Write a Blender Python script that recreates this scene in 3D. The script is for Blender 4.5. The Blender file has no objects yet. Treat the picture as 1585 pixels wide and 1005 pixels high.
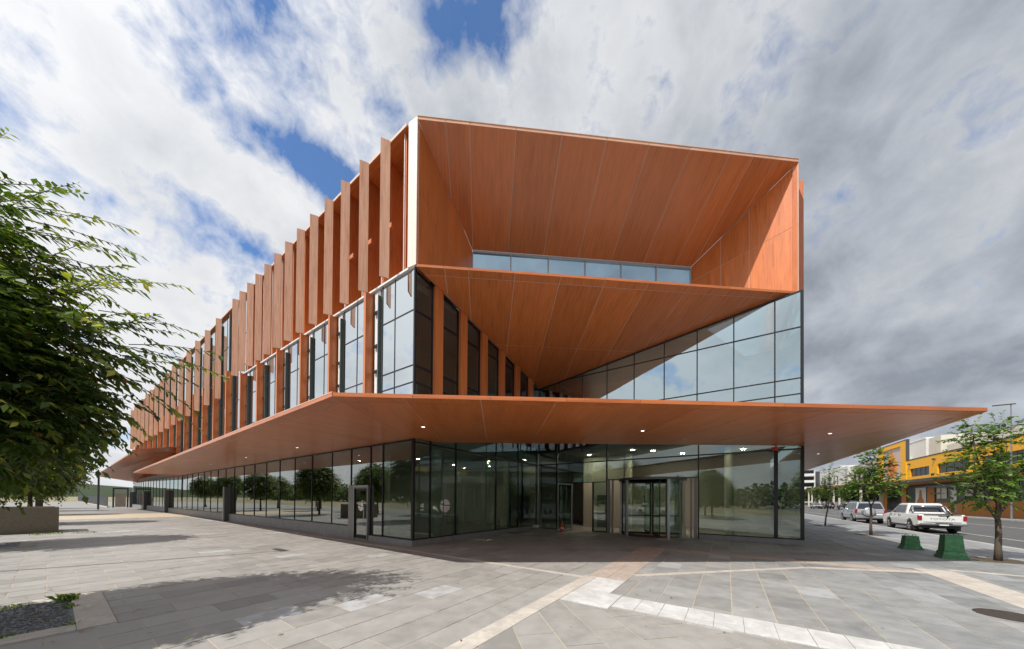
import bpy, math, random
import numpy as np
from mathutils import Vector, Matrix
R = math.radians
scene = bpy.context.scene
col = scene.collection
random.seed(7)

# ------------------------------------------------------------------ camera
CAM_H = 1.9
cam_d = bpy.data.cameras.new('camera'); cam = bpy.data.objects.new('camera', cam_d); col.objects.link(cam)
cam_d.sensor_fit = 'HORIZONTAL'; cam_d.sensor_width = 36.0
cam_d.lens = 487.51 / 1585 * 36
cam_d.shift_y = (768.87 - 502.5) / 1585
cam_d.clip_start = 0.05; cam_d.clip_end = 6000
cam.matrix_world = Matrix.Translation((0, 0, CAM_H)) @ Matrix.Rotation(math.pi/2 + 0.0091, 4, 'X') @ Matrix.Rotation(0.0073, 4, 'Z')
scene.camera = cam

# ------------------------------------------------------------------ light
SUN_TO = Vector((-0.627, -0.455, 1.0)).normalized()          # towards the sun
SUN_EL = math.asin(SUN_TO.z); SUN_AZ = math.atan2(SUN_TO.x, SUN_TO.y)
sd = bpy.data.lights.new('sun', 'SUN'); sun = bpy.data.objects.new('sun', sd); col.objects.link(sun)
sd.energy = 4.6; sd.angle = R(0.53); sd.color = (1.0, 0.95, 0.88)
sun.rotation_euler = (-SUN_TO).to_track_quat('-Z', 'Y').to_euler()
sun.location = (-60, -45, 100)

scene.view_settings.view_transform = 'Standard'; scene.view_settings.look = 'None'
scene.view_settings.gamma = 1; scene.view_settings.exposure = 0.0
scene.view_settings.use_curve_mapping = False
scene.render.engine = 'CYCLES'
scene.cycles.max_bounces = 8; scene.cycles.diffuse_bounces = 4; scene.cycles.glossy_bounces = 4
scene.cycles.transmission_bounces = 6; scene.cycles.transparent_max_bounces = 24
scene.cycles.caustics_reflective = False; scene.cycles.caustics_refractive = False

# node helpers
def N(nt, kind, **kw):
    n = nt.nodes.new(kind)
    for k, v in kw.items():
        if k in n.inputs.keys(): n.inputs[k].default_value = v
        else: setattr(n, k, v)
    return n
def L(nt, a, b): nt.links.new(a, b)
def math_n(nt, op, a, b=None, clamp=False):
    n = nt.nodes.new('ShaderNodeMath'); n.operation = op; n.use_clamp = clamp
    for i, v in enumerate((a, b)):
        if v is None: continue
        if isinstance(v, (int, float)): n.inputs[i].default_value = v
        else: nt.links.new(v, n.inputs[i])
    return n.outputs[0]
def ramp(nt, fac, stops, interp='LINEAR'):
    n = nt.nodes.new('ShaderNodeValToRGB'); n.color_ramp.interpolation = interp
    els = n.color_ramp.elements
    while len(els) < len(stops): els.new(0.5)
    for e, (p, c) in zip(els, stops):
        e.position = p; e.color = (c, c, c, 1) if isinstance(c, (int, float)) else (*c, 1)
    nt.links.new(fac, n.inputs[0]); return n.outputs[0]
def mixc(nt, fac, a, b, blend='MIX'):
    n = nt.nodes.new('ShaderNodeMix'); n.data_type = 'RGBA'; n.blend_type = blend
    for s, v in ((n.inputs[0], fac), (n.inputs[6], a), (n.inputs[7], b)):
        if isinstance(v, (int, float)): s.default_value = v
        elif isinstance(v, tuple): s.default_value = (*v, 1)
        else: nt.links.new(v, s)
    return n.outputs[2]

# ------------------------------------------------------------------ sky with broken cloud
world = bpy.data.worlds.new('World'); scene.world = world; world.use_nodes = True
nt = world.node_tree; nt.nodes.clear()
sky = N(nt, 'ShaderNodeTexSky', sky_type='NISHITA', sun_disc=False, sun_elevation=SUN_EL, sun_rotation=SUN_AZ)
sky.ozone_density = 3.0; sky.dust_density = 0.3; sky.air_density = 1.0
bg_sky = N(nt, 'ShaderNodeBackground', Strength=0.145)
skyc = mixc(nt, 1.0, sky.outputs[0], (0.50, 0.84, 1.12), 'MULTIPLY')
L(nt, skyc, bg_sky.inputs[0])
tc = N(nt, 'ShaderNodeTexCoord')
sep = N(nt, 'ShaderNodeSeparateXYZ'); L(nt, tc.outputs['Generated'], sep.inputs[0])
ZOFF = 0.30                # flattens the cloud plane towards the horizon
zc = math_n(nt, 'ADD', math_n(nt, 'MAXIMUM', sep.outputs[2], 0.0), ZOFF)
cmb = N(nt, 'ShaderNodeCombineXYZ')
L(nt, math_n(nt, 'DIVIDE', sep.outputs[0], zc), cmb.inputs[0]); L(nt, math_n(nt, 'DIVIDE', sep.outputs[1], zc), cmb.inputs[1])
P = cmb.outputs[0]
def wmap(scale, loc=(0, 0, 0), rot=0):
    m = N(nt, 'ShaderNodeMapping'); m.inputs['Scale'].default_value = scale; m.inputs['Location'].default_value = loc
    m.inputs['Rotation'].default_value = (0, 0, rot); L(nt, P, m.inputs[0]); return m.outputs[0]
n1 = N(nt, 'ShaderNodeTexNoise', Scale=3.4, Detail=6.0, Roughness=0.50, Distortion=0.2); L(nt, wmap((1.25, 0.95, 1), (3.1, 1.7, 0), R(20)), n1.inputs['Vector'])
n2 = N(nt, 'ShaderNodeTexNoise', Scale=1.5, Detail=6.0, Roughness=0.55); L(nt, wmap((1.0, 0.8, 1), (9.3, 4.2, 0)), n2.inputs['Vector'])
n3 = N(nt, 'ShaderNodeTexNoise', Scale=8.5, Detail=10.0, Roughness=0.60, Distortion=0.25); L(nt, tc.outputs['Generated'], n3.inputs['Vector'])
# openings in the cloud deck (directions of their centres, size on the cloud plane)
holes = None
for (dx, dy, dz, rx, ry, a, amp) in [(-.06, .54, .84, .055, .040, 0, .50), (-.11, .53, .84, .05, .04, 0, .34), (-.13, .57, .81, .03, .06, 10, .24), (-.46, .58, .67, .034, .12, -47, .36), (-.38, .64, .67, .032, .10, -47, .34), (-.34, .675, .65, .03, .05, -40, .30),
                                 (-.50, .56, .66, .05, .12, -50, .20), (-.57, .62, .54, .035, .14, -32, .27), (-.50, .69, .51, .03, .10, -40, .24), (-.62, .60, .50, .05, .14, -40, .17), (-.70, .65, .28, .06, .2, -45, .14), (.505, .475, .715, .018, .05, 30, .27), (-.21, .60, .78, .03, .09, 10, .18),
                                 (-.42, .50, .75, .05, .1, -45, .12), (.5, -.6, .6, .2, .2, 0, .25), (-.5, -.6, .6, .2, .25, 0, .2), (-.7, .05, .7, .1, .2, 0, .2)]:
    hx, hy = dx/(dz+ZOFF), dy/(dz+ZOFF)
    m = N(nt, 'ShaderNodeMapping', vector_type='TEXTURE'); m.inputs['Location'].default_value = (hx, hy, 0)
    m.inputs['Rotation'].default_value = (0, 0, R(a)); m.inputs['Scale'].default_value = (rx, ry, 1)
    L(nt, P, m.inputs[0])
    ln = N(nt, 'ShaderNodeVectorMath', operation='LENGTH'); L(nt, m.outputs[0], ln.inputs[0])
    v = math_n(nt, 'MULTIPLY', math_n(nt, 'POWER', 2.718, math_n(nt, 'MULTIPLY', math_n(nt, 'MULTIPLY', ln.outputs['Value'], ln.outputs['Value']), -0.6)), amp)
    holes = v if holes is None else math_n(nt, 'ADD', holes, v)
n4 = N(nt, 'ShaderNodeTexNoise', Scale=24.0, Detail=9.0, Roughness=0.62, Distortion=0.4); L(nt, tc.outputs['Generated'], n4.inputs['Vector'])
dens = math_n(nt, 'SUBTRACT', math_n(nt, 'ADD', n1.outputs[0], math_n(nt, 'MULTIPLY', math_n(nt, 'SUBTRACT', n3.outputs[0], 0.5), 1.05)), math_n(nt, 'MULTIPLY', holes, 0.80))
dens = math_n(nt, 'ADD', dens, math_n(nt, 'MULTIPLY', math_n(nt, 'SUBTRACT', n4.outputs[0], 0.5), 0.55))
dens = math_n(nt, 'ADD', dens, math_n(nt, 'MULTIPLY', math_n(nt, 'MAXIMUM', sep.outputs[0], 0.0), 0.16))
dens = math_n(nt, 'ADD', dens, math_n(nt, 'MULTIPLY', math_n(nt, 'SUBTRACT', 0.45, math_n(nt, 'MINIMUM', math_n(nt, 'MAXIMUM', sep.outputs[2], 0.0), 0.45)), 0.22))
cover = ramp(nt, dens, [(0.06, 0.06), (0.24, 0.50), (0.45, 1.0)], 'LINEAR')
bank = math_n(nt, 'ADD', math_n(nt, 'MULTIPLY', n2.outputs[0], 0.8), math_n(nt, 'MULTIPLY', sep.outputs[0], 0.31))
bank = math_n(nt, 'ADD', bank, math_n(nt, 'MULTIPLY', math_n(nt, 'SUBTRACT', n3.outputs[0], 0.5), 0.50))
bank = math_n(nt, 'ADD', bank, math_n(nt, 'MULTIPLY', math_n(nt, 'SUBTRACT', n1.outputs[0], 0.5), 0.42))
ccol = ramp(nt, bank, [(0.20, (0.84, 0.85, 0.87)), (0.38, (0.68, 0.70, 0.73)), (0.56, (0.47, 0.505, 0.56)), (0.72, (0.30, 0.335, 0.39)), (0.9, (0.23, 0.26, 0.31))])
sdot = N(nt, 'ShaderNodeVectorMath', operation='DOT_PRODUCT'); L(nt, tc.outputs['Generated'], sdot.inputs[0]); sdot.inputs[1].default_value = SUN_TO
glow = math_n(nt, 'ADD', math_n(nt, 'MULTIPLY', math_n(nt, 'POWER', math_n(nt, 'MAXIMUM', sdot.outputs['Value'], 0.0), 3.0), 0.55), 0.98)   # cloud is brighter towards the sun
bg_cl = N(nt, 'ShaderNodeBackground'); L(nt, ccol, bg_cl.inputs[0]); L(nt, glow, bg_cl.inputs[1])
mx = N(nt, 'ShaderNodeMixShader'); L(nt, cover, mx.inputs[0]); L(nt, bg_sky.outputs[0], mx.inputs[1]); L(nt, bg_cl.outputs[0], mx.inputs[2])
wo = N(nt, 'ShaderNodeOutputWorld'); L(nt, mx.outputs[0], wo.inputs[0])

# ------------------------------------------------------------------ site grid: s along the left facade (away), t square to it
A2 = np.array([-3.98356437, 12.64069176]); D1 = np.array([-0.82536424, 0.56460064]); D2 = np.array([0.56460064, 0.82536424])
def W(s, t, z=0.0):
    q = A2 + D1*s + D2*t; return Vector((q[0], q[1], z))
def ST(x, y):
    q = np.array([x, y]) - A2; return float(q@D1), float(q@D2)
d1 = Vector((D1[0], D1[1], 0)); d2 = Vector((D2[0], D2[1], 0)); UP = Vector((0, 0, 1))
GRID = math.atan2(D1[1], D1[0])

# ------------------------------------------------------------------ materials
MATS = {}
def new_mat(name):
    m = bpy.data.materials.new(name); m.use_nodes = True; m.node_tree.nodes.clear(); MATS[name] = m
    return m, m.node_tree
def out(nt, sh):
    o = N(nt, 'ShaderNodeOutputMaterial'); L(nt, sh, o.inputs[0])
def bsdf(nt, color, rough=0.6, metal=0.0, spec=0.5, normal=None):
    b = N(nt, 'ShaderNodeBsdfPrincipled')
    b.inputs['Metallic'].default_value = metal; b.inputs['Specular IOR Level'].default_value = spec
    if isinstance(rough, (int, float)): b.inputs['Roughness'].default_value = rough
    else: L(nt, rough, b.inputs['Roughness'])
    if isinstance(color, tuple): b.inputs['Base Color'].default_value = (*color, 1)
    else: L(nt, color, b.inputs['Base Color'])
    if normal is not None: L(nt, normal, b.inputs['Normal'])
    return b
def bump(nt, h, strength=0.2, dist=0.01):
    b = N(nt, 'ShaderNodeBump', Strength=strength, Distance=dist); L(nt, h, b.inputs['Height']); return b.outputs[0]
def simple(name, color, rough=0.6, metal=0.0, spec=0.5, var=0.12, scale=6.0, bmp=0.0):
    m, nt = new_mat(name)
    g = N(nt, 'ShaderNodeNewGeometry'); nz = N(nt, 'ShaderNodeTexNoise', Scale=scale, Detail=6.0, Roughness=0.6); L(nt, g.outputs['Position'], nz.inputs['Vector'])
    c2 = tuple(min(1, c*(1-var)) for c in color); c1 = tuple(min(1, c*(1+var)) for c in color)
    c = mixc(nt, ramp(nt, nz.outputs[0], [(0.3, 0.0), (0.7, 1.0)]), c2, c1)
    b = bsdf(nt, c, rough, metal, spec, bump(nt, nz.outputs[0], bmp, 0.01) if bmp else None)
    out(nt, b.outputs[0]); return m
def emis(name, color, s):
    m, nt = new_mat(name); e = N(nt, 'ShaderNodeEmission', Strength=s); e.inputs[0].default_value = (*color, 1); out(nt, e.outputs[0]); return m

def wood_mat(name, base, rough=0.38, var=0.10):
    m, nt = new_mat(name)
    uv = N(nt, 'ShaderNodeUVMap'); oi = N(nt, 'ShaderNodeObjectInfo')
    off = N(nt, 'ShaderNodeVectorMath', operation='MULTIPLY_ADD')
    cb = N(nt, 'ShaderNodeCombineXYZ'); L(nt, oi.outputs['Random'], cb.inputs[0]); L(nt, oi.outputs['Random'], cb.inputs[1])
    L(nt, cb.outputs[0], off.inputs[0]); off.inputs[1].default_value = (37, 53, 0); L(nt, uv.outputs[0], off.inputs[2])
    mp = N(nt, 'ShaderNodeMapping'); mp.inputs['Scale'].default_value = (0.55, 9.0, 1); L(nt, off.outputs[0], mp.inputs[0])
    g1 = N(nt, 'ShaderNodeTexNoise', Scale=1.6, Detail=8.0, Roughness=0.65, Distortion=0.3); L(nt, mp.outputs[0], g1.inputs['Vector'])
    mp2 = N(nt, 'ShaderNodeMapping'); mp2.inputs['Scale'].default_value = (0.25, 2.2, 1); L(nt, off.outputs[0], mp2.inputs[0])
    g2 = N(nt, 'ShaderNodeTexNoise', Scale=1.2, Detail=3.0); L(nt, mp2.outputs[0], g2.inputs['Vector'])
    f = math_n(nt, 'ADD', math_n(nt, 'MULTIPLY', g1.outputs[0], 0.7), math_n(nt, 'MULTIPLY', g2.outputs[0], 0.3))
    dk = tuple(c*k for c, k in zip(base, (0.74, 0.66, 0.6))); lt = tuple(min(1, c*k) for c, k in zip(base, (1.2, 1.25, 1.3)))
    c = ramp(nt, f, [(0.33, dk), (0.5, base), (0.68, lt)])
    tint = math_n(nt, 'ADD', math_n(nt, 'MULTIPLY', oi.outputs['Random'], var), 1 - var/2)
    hs = N(nt, 'ShaderNodeHueSaturation'); L(nt, c, hs.inputs['Color']); L(nt, tint, hs.inputs['Value'])
    b = bsdf(nt, hs.outputs[0], math_n(nt, 'ADD', math_n(nt, 'MULTIPLY', g1.outputs[0], 0.15), rough - 0.07), 0, 0.5)
    if name == 'clad_wood': b.inputs['Coat Weight'].default_value = 0.35; b.inputs['Coat Roughness'].default_value = 0.22
    out(nt, b.outputs[0]); return m
wood_mat('clad_wood', (0.575, 0.162, 0.041), 0.36, 0.17)
wood_mat('fin_wood', (0.72, 0.395, 0.255), 0.5, 0.08)

def glass_mat(name, base, tint, ior=1.5, refl=(0.9, 0.97, 1.0), rough=0.0):
    m, nt = new_mat(name)
    fr = N(nt, 'ShaderNodeFresnel', IOR=ior)
    g = N(nt, 'ShaderNodeNewGeometry')
    oi = N(nt, 'ShaderNodeObjectInfo')
    nz = N(nt, 'ShaderNodeTexNoise', Scale=0.55, Detail=1.0)
    ps = N(nt, 'ShaderNodeVectorMath', operation='ADD'); L(nt, g.outputs['Position'], ps.inputs[0])
    cb = N(nt, 'ShaderNodeCombineXYZ'); L(nt, math_n(nt, 'MULTIPLY', oi.outputs['Random'], 40.0), cb.inputs[0]); L(nt, cb.outputs[0], ps.inputs[1])
    L(nt, ps.outputs[0], nz.inputs['Vector'])
    bp = bump(nt, nz.outputs[0], 0.25, 0.012)
    L(nt, bp, fr.inputs['Normal'])
    L(nt, math_n(nt, 'ADD', math_n(nt, 'MULTIPLY', g.outputs['Backfacing'], 1.0/ior-ior), ior), fr.inputs['IOR'])
    front = math_n(nt, 'SUBTRACT', 1.0, g.outputs['Backfacing'])
    fac = math_n(nt, 'ADD', math_n(nt, 'MULTIPLY', fr.outputs[0], 1.0 - base), base, clamp=True)
    fac = math_n(nt, 'MULTIPLY', fac, front)
    tr = N(nt, 'ShaderNodeBsdfTransparent'); L(nt, mixc(nt, g.outputs['Backfacing'], tint, (1.0, 1.0, 1.0)), tr.inputs[0])
    gl = N(nt, 'ShaderNodeBsdfGlossy', Roughness=rough); gl.inputs[0].default_value = (*refl, 1); L(nt, bp, gl.inputs['Normal'])
    mx = N(nt, 'ShaderNodeMixShader'); L(nt, fac, mx.inputs[0]); L(nt, tr.outputs[0], mx.inputs[1]); L(nt, gl.outputs[0], mx.inputs[2])
    out(nt, mx.outputs[0]); return m
glass_mat('glass_low', 0.13, (0.46, 0.60, 0.53), refl=(0.86, 0.97, 0.93))
glass_mat('glass_low_dark', 0.28, (0.07, 0.10, 0.09), refl=(0.92, 0.97, 0.94))
glass_mat('glass_high', 0.62, (0.22, 0.28, 0.28), refl=(0.90, 0.97, 1.0))
glass_mat('glass_blue', 0.45, (0.25, 0.36, 0.38), refl=(0.80, 0.95, 1.0))
glass_mat('glass_clear', 0.06, (0.42, 0.58, 0.68), refl=(0.75, 0.92, 1.0))
glass_mat('glass_dim', 0.07, (0.40, 0.45, 0.42), refl=(0.9, 0.95, 0.95))
glass_mat('glass_car', 0.10, (0.10, 0.11, 0.12))
simple('mullion', (0.018, 0.018, 0.020), 0.35, 0.3, var=0.05)
simple('alu', (0.42, 0.43, 0.45), 0.4, 0.7, var=0.05)
simple('alu_dark', (0.13, 0.135, 0.14), 0.45, 0.5, var=0.06)
simple('alu_mid', (0.24, 0.24, 0.235), 0.45, 0.4, var=0.06)
simple('car_glass', (0.012, 0.014, 0.016), 0.04, 0.0, spec=0.9, var=0.02)
simple('louvre', (0.15, 0.18, 0.165), 0.35, 0.3, var=0.1)
simple('white_metal', (0.78, 0.78, 0.78), 0.4, 0.0, var=0.04)
simple('seam', (0.62, 0.50, 0.42), 0.6, 0.0, var=0.04)
simple('plinth', (0.27, 0.275, 0.285), 0.55, 0.0, var=0.12, scale=2.5)
simple('int_floor', (0.36, 0.33, 0.29), 0.35, var=0.1)
simple('int_wall', (0.55, 0.49, 0.40), 0.7, var=0.05)
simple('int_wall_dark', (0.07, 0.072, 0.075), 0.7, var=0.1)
simple('int_ceiling', (0.42, 0.42, 0.41), 0.8, var=0.03)
simple('roofing', (0.35, 0.35, 0.36), 0.7)
simple('sticker', (0.80, 0.79, 0.77), 0.6, var=0.02)
simple('mat_brown', (0.13, 0.05, 0.025), 0.9, bmp=0.4, scale=30)
emis('downlight', (1.0, 0.93, 0.78), 6.0)
emis('room_light', (1.0, 0.97, 0.88), 150.0)
emis('foyer_light', (1.0, 0.88, 0.68), 260.0)
simple('bark', (0.10, 0.075, 0.055), 0.9, bmp=0.6, scale=25, var=0.3)
simple('concrete', (0.33, 0.31, 0.27), 0.85, bmp=0.25, scale=9, var=0.12)
simple('concrete_dark', (0.19, 0.165, 0.125), 0.85, bmp=0.25, scale=9, var=0.15)
simple('cream_stone', (0.55, 0.505, 0.445), 0.8, bmp=0.15, scale=11, var=0.09)
simple('pink_stone', (0.47, 0.385, 0.325), 0.8, bmp=0.15, scale=11, var=0.09)
simple('white_stone', (0.61, 0.605, 0.59), 0.75, bmp=0.12, scale=9, var=0.06)
simple('joint', (0.50, 0.42, 0.31), 0.95, bmp=0.4, scale=40, var=0.25)
simple('asphalt', (0.075, 0.08, 0.085), 0.85, bmp=0.5, scale=60, var=0.25)
simple('line_paint', (0.52, 0.51, 0.48), 0.7, var=0.12, scale=12)
simple('kerb', (0.42, 0.40, 0.37), 0.8, var=0.1)
simple('footpath', (0.30, 0.29, 0.27), 0.85, var=0.1, scale=2)
simple('gravel', (0.21, 0.22, 0.24), 0.95, var=0.45, scale=55, bmp=1.0)
simple('soil', (0.09, 0.065, 0.045), 0.95, var=0.4, scale=20, bmp=0.8)
simple('yellow', (0.88, 0.42, 0.010), 0.55, var=0.03)
simple('orange_wall', (0.42, 0.155, 0.02), 0.7, var=0.12)
simple('render_white', (0.62, 0.61, 0.57), 0.7, var=0.05, scale=1)
simple('render_cream', (0.55, 0.52, 0.45), 0.7, var=0.05, scale=1)
simple('apt_white', (0.62, 0.62, 0.60), 0.7, var=0.04, scale=1)
simple('charcoal', (0.05, 0.052, 0.058), 0.6)
simple('shop_dark', (0.012, 0.014, 0.016), 0.2, 0.0, spec=0.3)
simple('sign_pink', (0.56, 0.43, 0.40), 0.6, var=0.04)
simple('sign_orange', (0.78, 0.25, 0.035), 0.6, var=0.04)
simple('sign_brown', (0.30, 0.085, 0.02), 0.6, var=0.04)
simple('car_white', (0.72, 0.72, 0.70), 0.22, 0.0, spec=0.6, var=0.02)
simple('car_silver', (0.40, 0.41, 0.43), 0.25, 0.6, spec=0.6, var=0.02)
simple('car_blue', (0.06, 0.10, 0.17), 0.25, 0.4, var=0.02)
simple('car_dark', (0.025, 0.026, 0.03), 0.25, 0.3, var=0.02)
simple('plastic_black', (0.022, 0.022, 0.024), 0.55, var=0.1)
simple('tyre', (0.018, 0.018, 0.018), 0.85, var=0.15)
simple('rim', (0.45, 0.45, 0.46), 0.3, 0.8, var=0.05)
simple('chrome', (0.62, 0.62, 0.64), 0.15, 1.0, var=0.03)
simple('tail_red', (0.28, 0.008, 0.008), 0.2, spec=0.7, var=0.05)
simple('lamp_clear', (0.6, 0.6, 0.6), 0.15, spec=0.8)
simple('letter_grey', (0.30, 0.31, 0.32), 0.35, 0.4, var=0.02)
simple('green_plastic', (0.060, 0.215, 0.085), 0.5, var=0.38, scale=9, bmp=0.15)
simple('cone_orange', (0.75, 0.10, 0.015), 0.55, var=0.05)
simple('cone_white', (0.75, 0.75, 0.75), 0.4)
simple('fence_grey', (0.25, 0.26, 0.27), 0.5, 0.5)
simple('red_paint', (0.55, 0.03, 0.02), 0.4)
simple('hedge_far', (0.030, 0.048, 0.018), 0.95, var=0.5, scale=0.7, bmp=1.0)
simple('iron', (0.07, 0.055, 0.045), 0.7, 0.4, var=0.35, scale=20, bmp=0.6)

def leaf_mat(name, ramp_cols):
    m, nt = new_mat(name)
    at = N(nt, 'ShaderNodeAttribute', attribute_name='tint')
    c = ramp(nt, at.outputs['Fac'], ramp_cols)
    b = bsdf(nt, c, 0.45, 0, 0.4)
    tl = N(nt, 'ShaderNodeBsdfTranslucent'); L(nt, mixc(nt, 1.0, c, (1.5, 1.7, 0.6), 'MULTIPLY'), tl.inputs[0])
    mx = N(nt, 'ShaderNodeMixShader'); mx.inputs[0].default_value = 0.34; L(nt, b.outputs[0], mx.inputs[1]); L(nt, tl.outputs[0], mx.inputs[2])
    out(nt, mx.outputs[0]); return m
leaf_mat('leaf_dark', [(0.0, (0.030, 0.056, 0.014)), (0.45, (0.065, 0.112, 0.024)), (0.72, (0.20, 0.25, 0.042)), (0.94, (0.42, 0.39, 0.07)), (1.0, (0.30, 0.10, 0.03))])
leaf_mat('leaf_pear', [(0.0, (0.045, 0.09, 0.018)), (0.5, (0.13, 0.22, 0.040)), (1.0, (0.36, 0.42, 0.08))])
leaf_mat('leaf_far', [(0.0, (0.035, 0.06, 0.02)), (0.6, (0.07, 0.11, 0.03)), (1.0, (0.17, 0.20, 0.05))])
leaf_mat('grass_dry', [(0.0, (0.10, 0.10, 0.04)), (1.0, (0.30, 0.26, 0.13))])

def paver_mat(name, attr=True):
    m, nt = new_mat(name)
    g = N(nt, 'ShaderNodeNewGeometry')
    at = N(nt, 'ShaderNodeAttribute', attribute_name='tint')
    nz = N(nt, 'ShaderNodeTexNoise', Scale=3.0, Detail=8.0, Roughness=0.65); L(nt, g.outputs['Position'], nz.inputs['Vector'])
    fine = N(nt, 'ShaderNodeTexNoise', Scale=60.0, Detail=4.0, Roughness=0.7); L(nt, g.outputs['Position'], fine.inputs['Vector'])
    big = N(nt, 'ShaderNodeTexNoise', Scale=0.35, Detail=4.0, Roughness=0.6); L(nt, g.outputs['Position'], big.inputs['Vector'])
    # zone: warmer to the left, bluer towards the street
    sp = N(nt, 'ShaderNodeSeparateXYZ'); L(nt, g.outputs['Position'], sp.inputs[0])
    zone = math_n(nt, 'ADD', math_n(nt, 'MULTIPLY', sp.outputs[0], 0.10), math_n(nt, 'MULTIPLY', math_n(nt, 'SUBTRACT', big.outputs[0], 0.5), 1.4))
    zr = ramp(nt, zone, [(0.15, 0.0), (0.85, 1.0)])
    f = math_n(nt, 'ADD', at.outputs['Fac'], math_n(nt, 'MULTIPLY', math_n(nt, 'SUBTRACT', nz.outputs[0], 0.5), 1.5))
    warm = ramp(nt, f, [(0.0, (0.26, 0.25, 0.234)), (0.5, (0.345, 0.332, 0.312)), (0.93, (0.40, 0.385, 0.365)), (1.0, (0.45, 0.465, 0.48))])
    cool = ramp(nt, f, [(0.0, (0.19, 0.20, 0.205)), (0.5, (0.285, 0.295, 0.30)), (1.0, (0.39, 0.40, 0.41))])
    c = mixc(nt, zr, warm, cool)
    c = mixc(nt, math_n(nt, 'MULTIPLY', ramp(nt, fine.outputs[0], [(0.35, 0.0), (0.65, 1.0)]), 0.22), c, (0.15, 0.145, 0.135))
    # stains, gum and scuffs
    vo = N(nt, 'ShaderNodeTexVoronoi', Scale=1.3); L(nt, g.outputs['Position'], vo.inputs['Vector'])
    st = N(nt, 'ShaderNodeTexNoise', Scale=1.1, Detail=7.0, Roughness=0.7, Distortion=1.2); L(nt, g.outputs['Position'], st.inputs['Vector'])
    spots = ramp(nt, vo.outputs['Distance'], [(0.022, 1.0), (0.035, 0.0)])
    c = mixc(nt, math_n(nt, 'MULTIPLY', spots, 0.6), c, (0.07, 0.065, 0.06))
    c = mixc(nt, math_n(nt, 'MULTIPLY', ramp(nt, st.outputs[0], [(0.62, 0.0), (0.74, 1.0)]), 0.30), c, (0.55, 0.54, 0.52))
    c = mixc(nt, math_n(nt, 'MULTIPLY', ramp(nt, st.outputs[0], [(0.26, 1.0), (0.38, 0.0)]), 0.35), c, (0.13, 0.125, 0.12))
    b = bsdf(nt, c, ramp(nt, nz.outputs[0], [(0.3, 0.5), (0.7, 0.75)]), 0, 0.4, bump(nt, fine.outputs[0], 0.25, 0.004))
    out(nt, b.outputs[0]); return m
paver_mat('paver')
def weather(name, amt=0.35):
    m = MATS[name]; nt = m.node_tree; b = [n for n in nt.nodes if n.type == 'BSDF_PRINCIPLED'][0]; src = b.inputs['Base Color'].links[0].from_socket
    g = N(nt, 'ShaderNodeNewGeometry'); a = N(nt, 'ShaderNodeTexNoise', Scale=2.2, Detail=9.0, Roughness=0.7, Distortion=0.8); L(nt, g.outputs['Position'], a.inputs['Vector'])
    v = N(nt, 'ShaderNodeTexVoronoi', Scale=2.6); L(nt, g.outputs['Position'], v.inputs['Vector'])
    c = mixc(nt, math_n(nt, 'MULTIPLY', ramp(nt, a.outputs[0], [(0.42, 1.0), (0.62, 0.0)]), amt), src, (0.17, 0.155, 0.135))
    c = mixc(nt, math_n(nt, 'MULTIPLY', ramp(nt, v.outputs['Distance'], [(0.03, 1.0), (0.05, 0.0)]), 0.7), c, (0.09, 0.085, 0.08)); L(nt, c, b.inputs['Base Color'])
for k_ in ('cream_stone', 'pink_stone', 'white_stone', 'plinth', 'asphalt', 'footpath', 'kerb', 'gravel'): weather(k_, 0.30)
def field_mat():
    m, nt = new_mat('field'); g = N(nt, 'ShaderNodeNewGeometry')
    nz = N(nt, 'ShaderNodeTexNoise', Scale=0.12, Detail=9.0, Roughness=0.65); L(nt, g.outputs['Position'], nz.inputs['Vector'])
    c = ramp(nt, nz.outputs[0], [(0.35, (0.13, 0.12, 0.055)), (0.55, (0.27, 0.23, 0.13)), (0.7, (0.33, 0.28, 0.17))])
    out(nt, bsdf(nt, c, 0.95).outputs[0])
field_mat()

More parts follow.
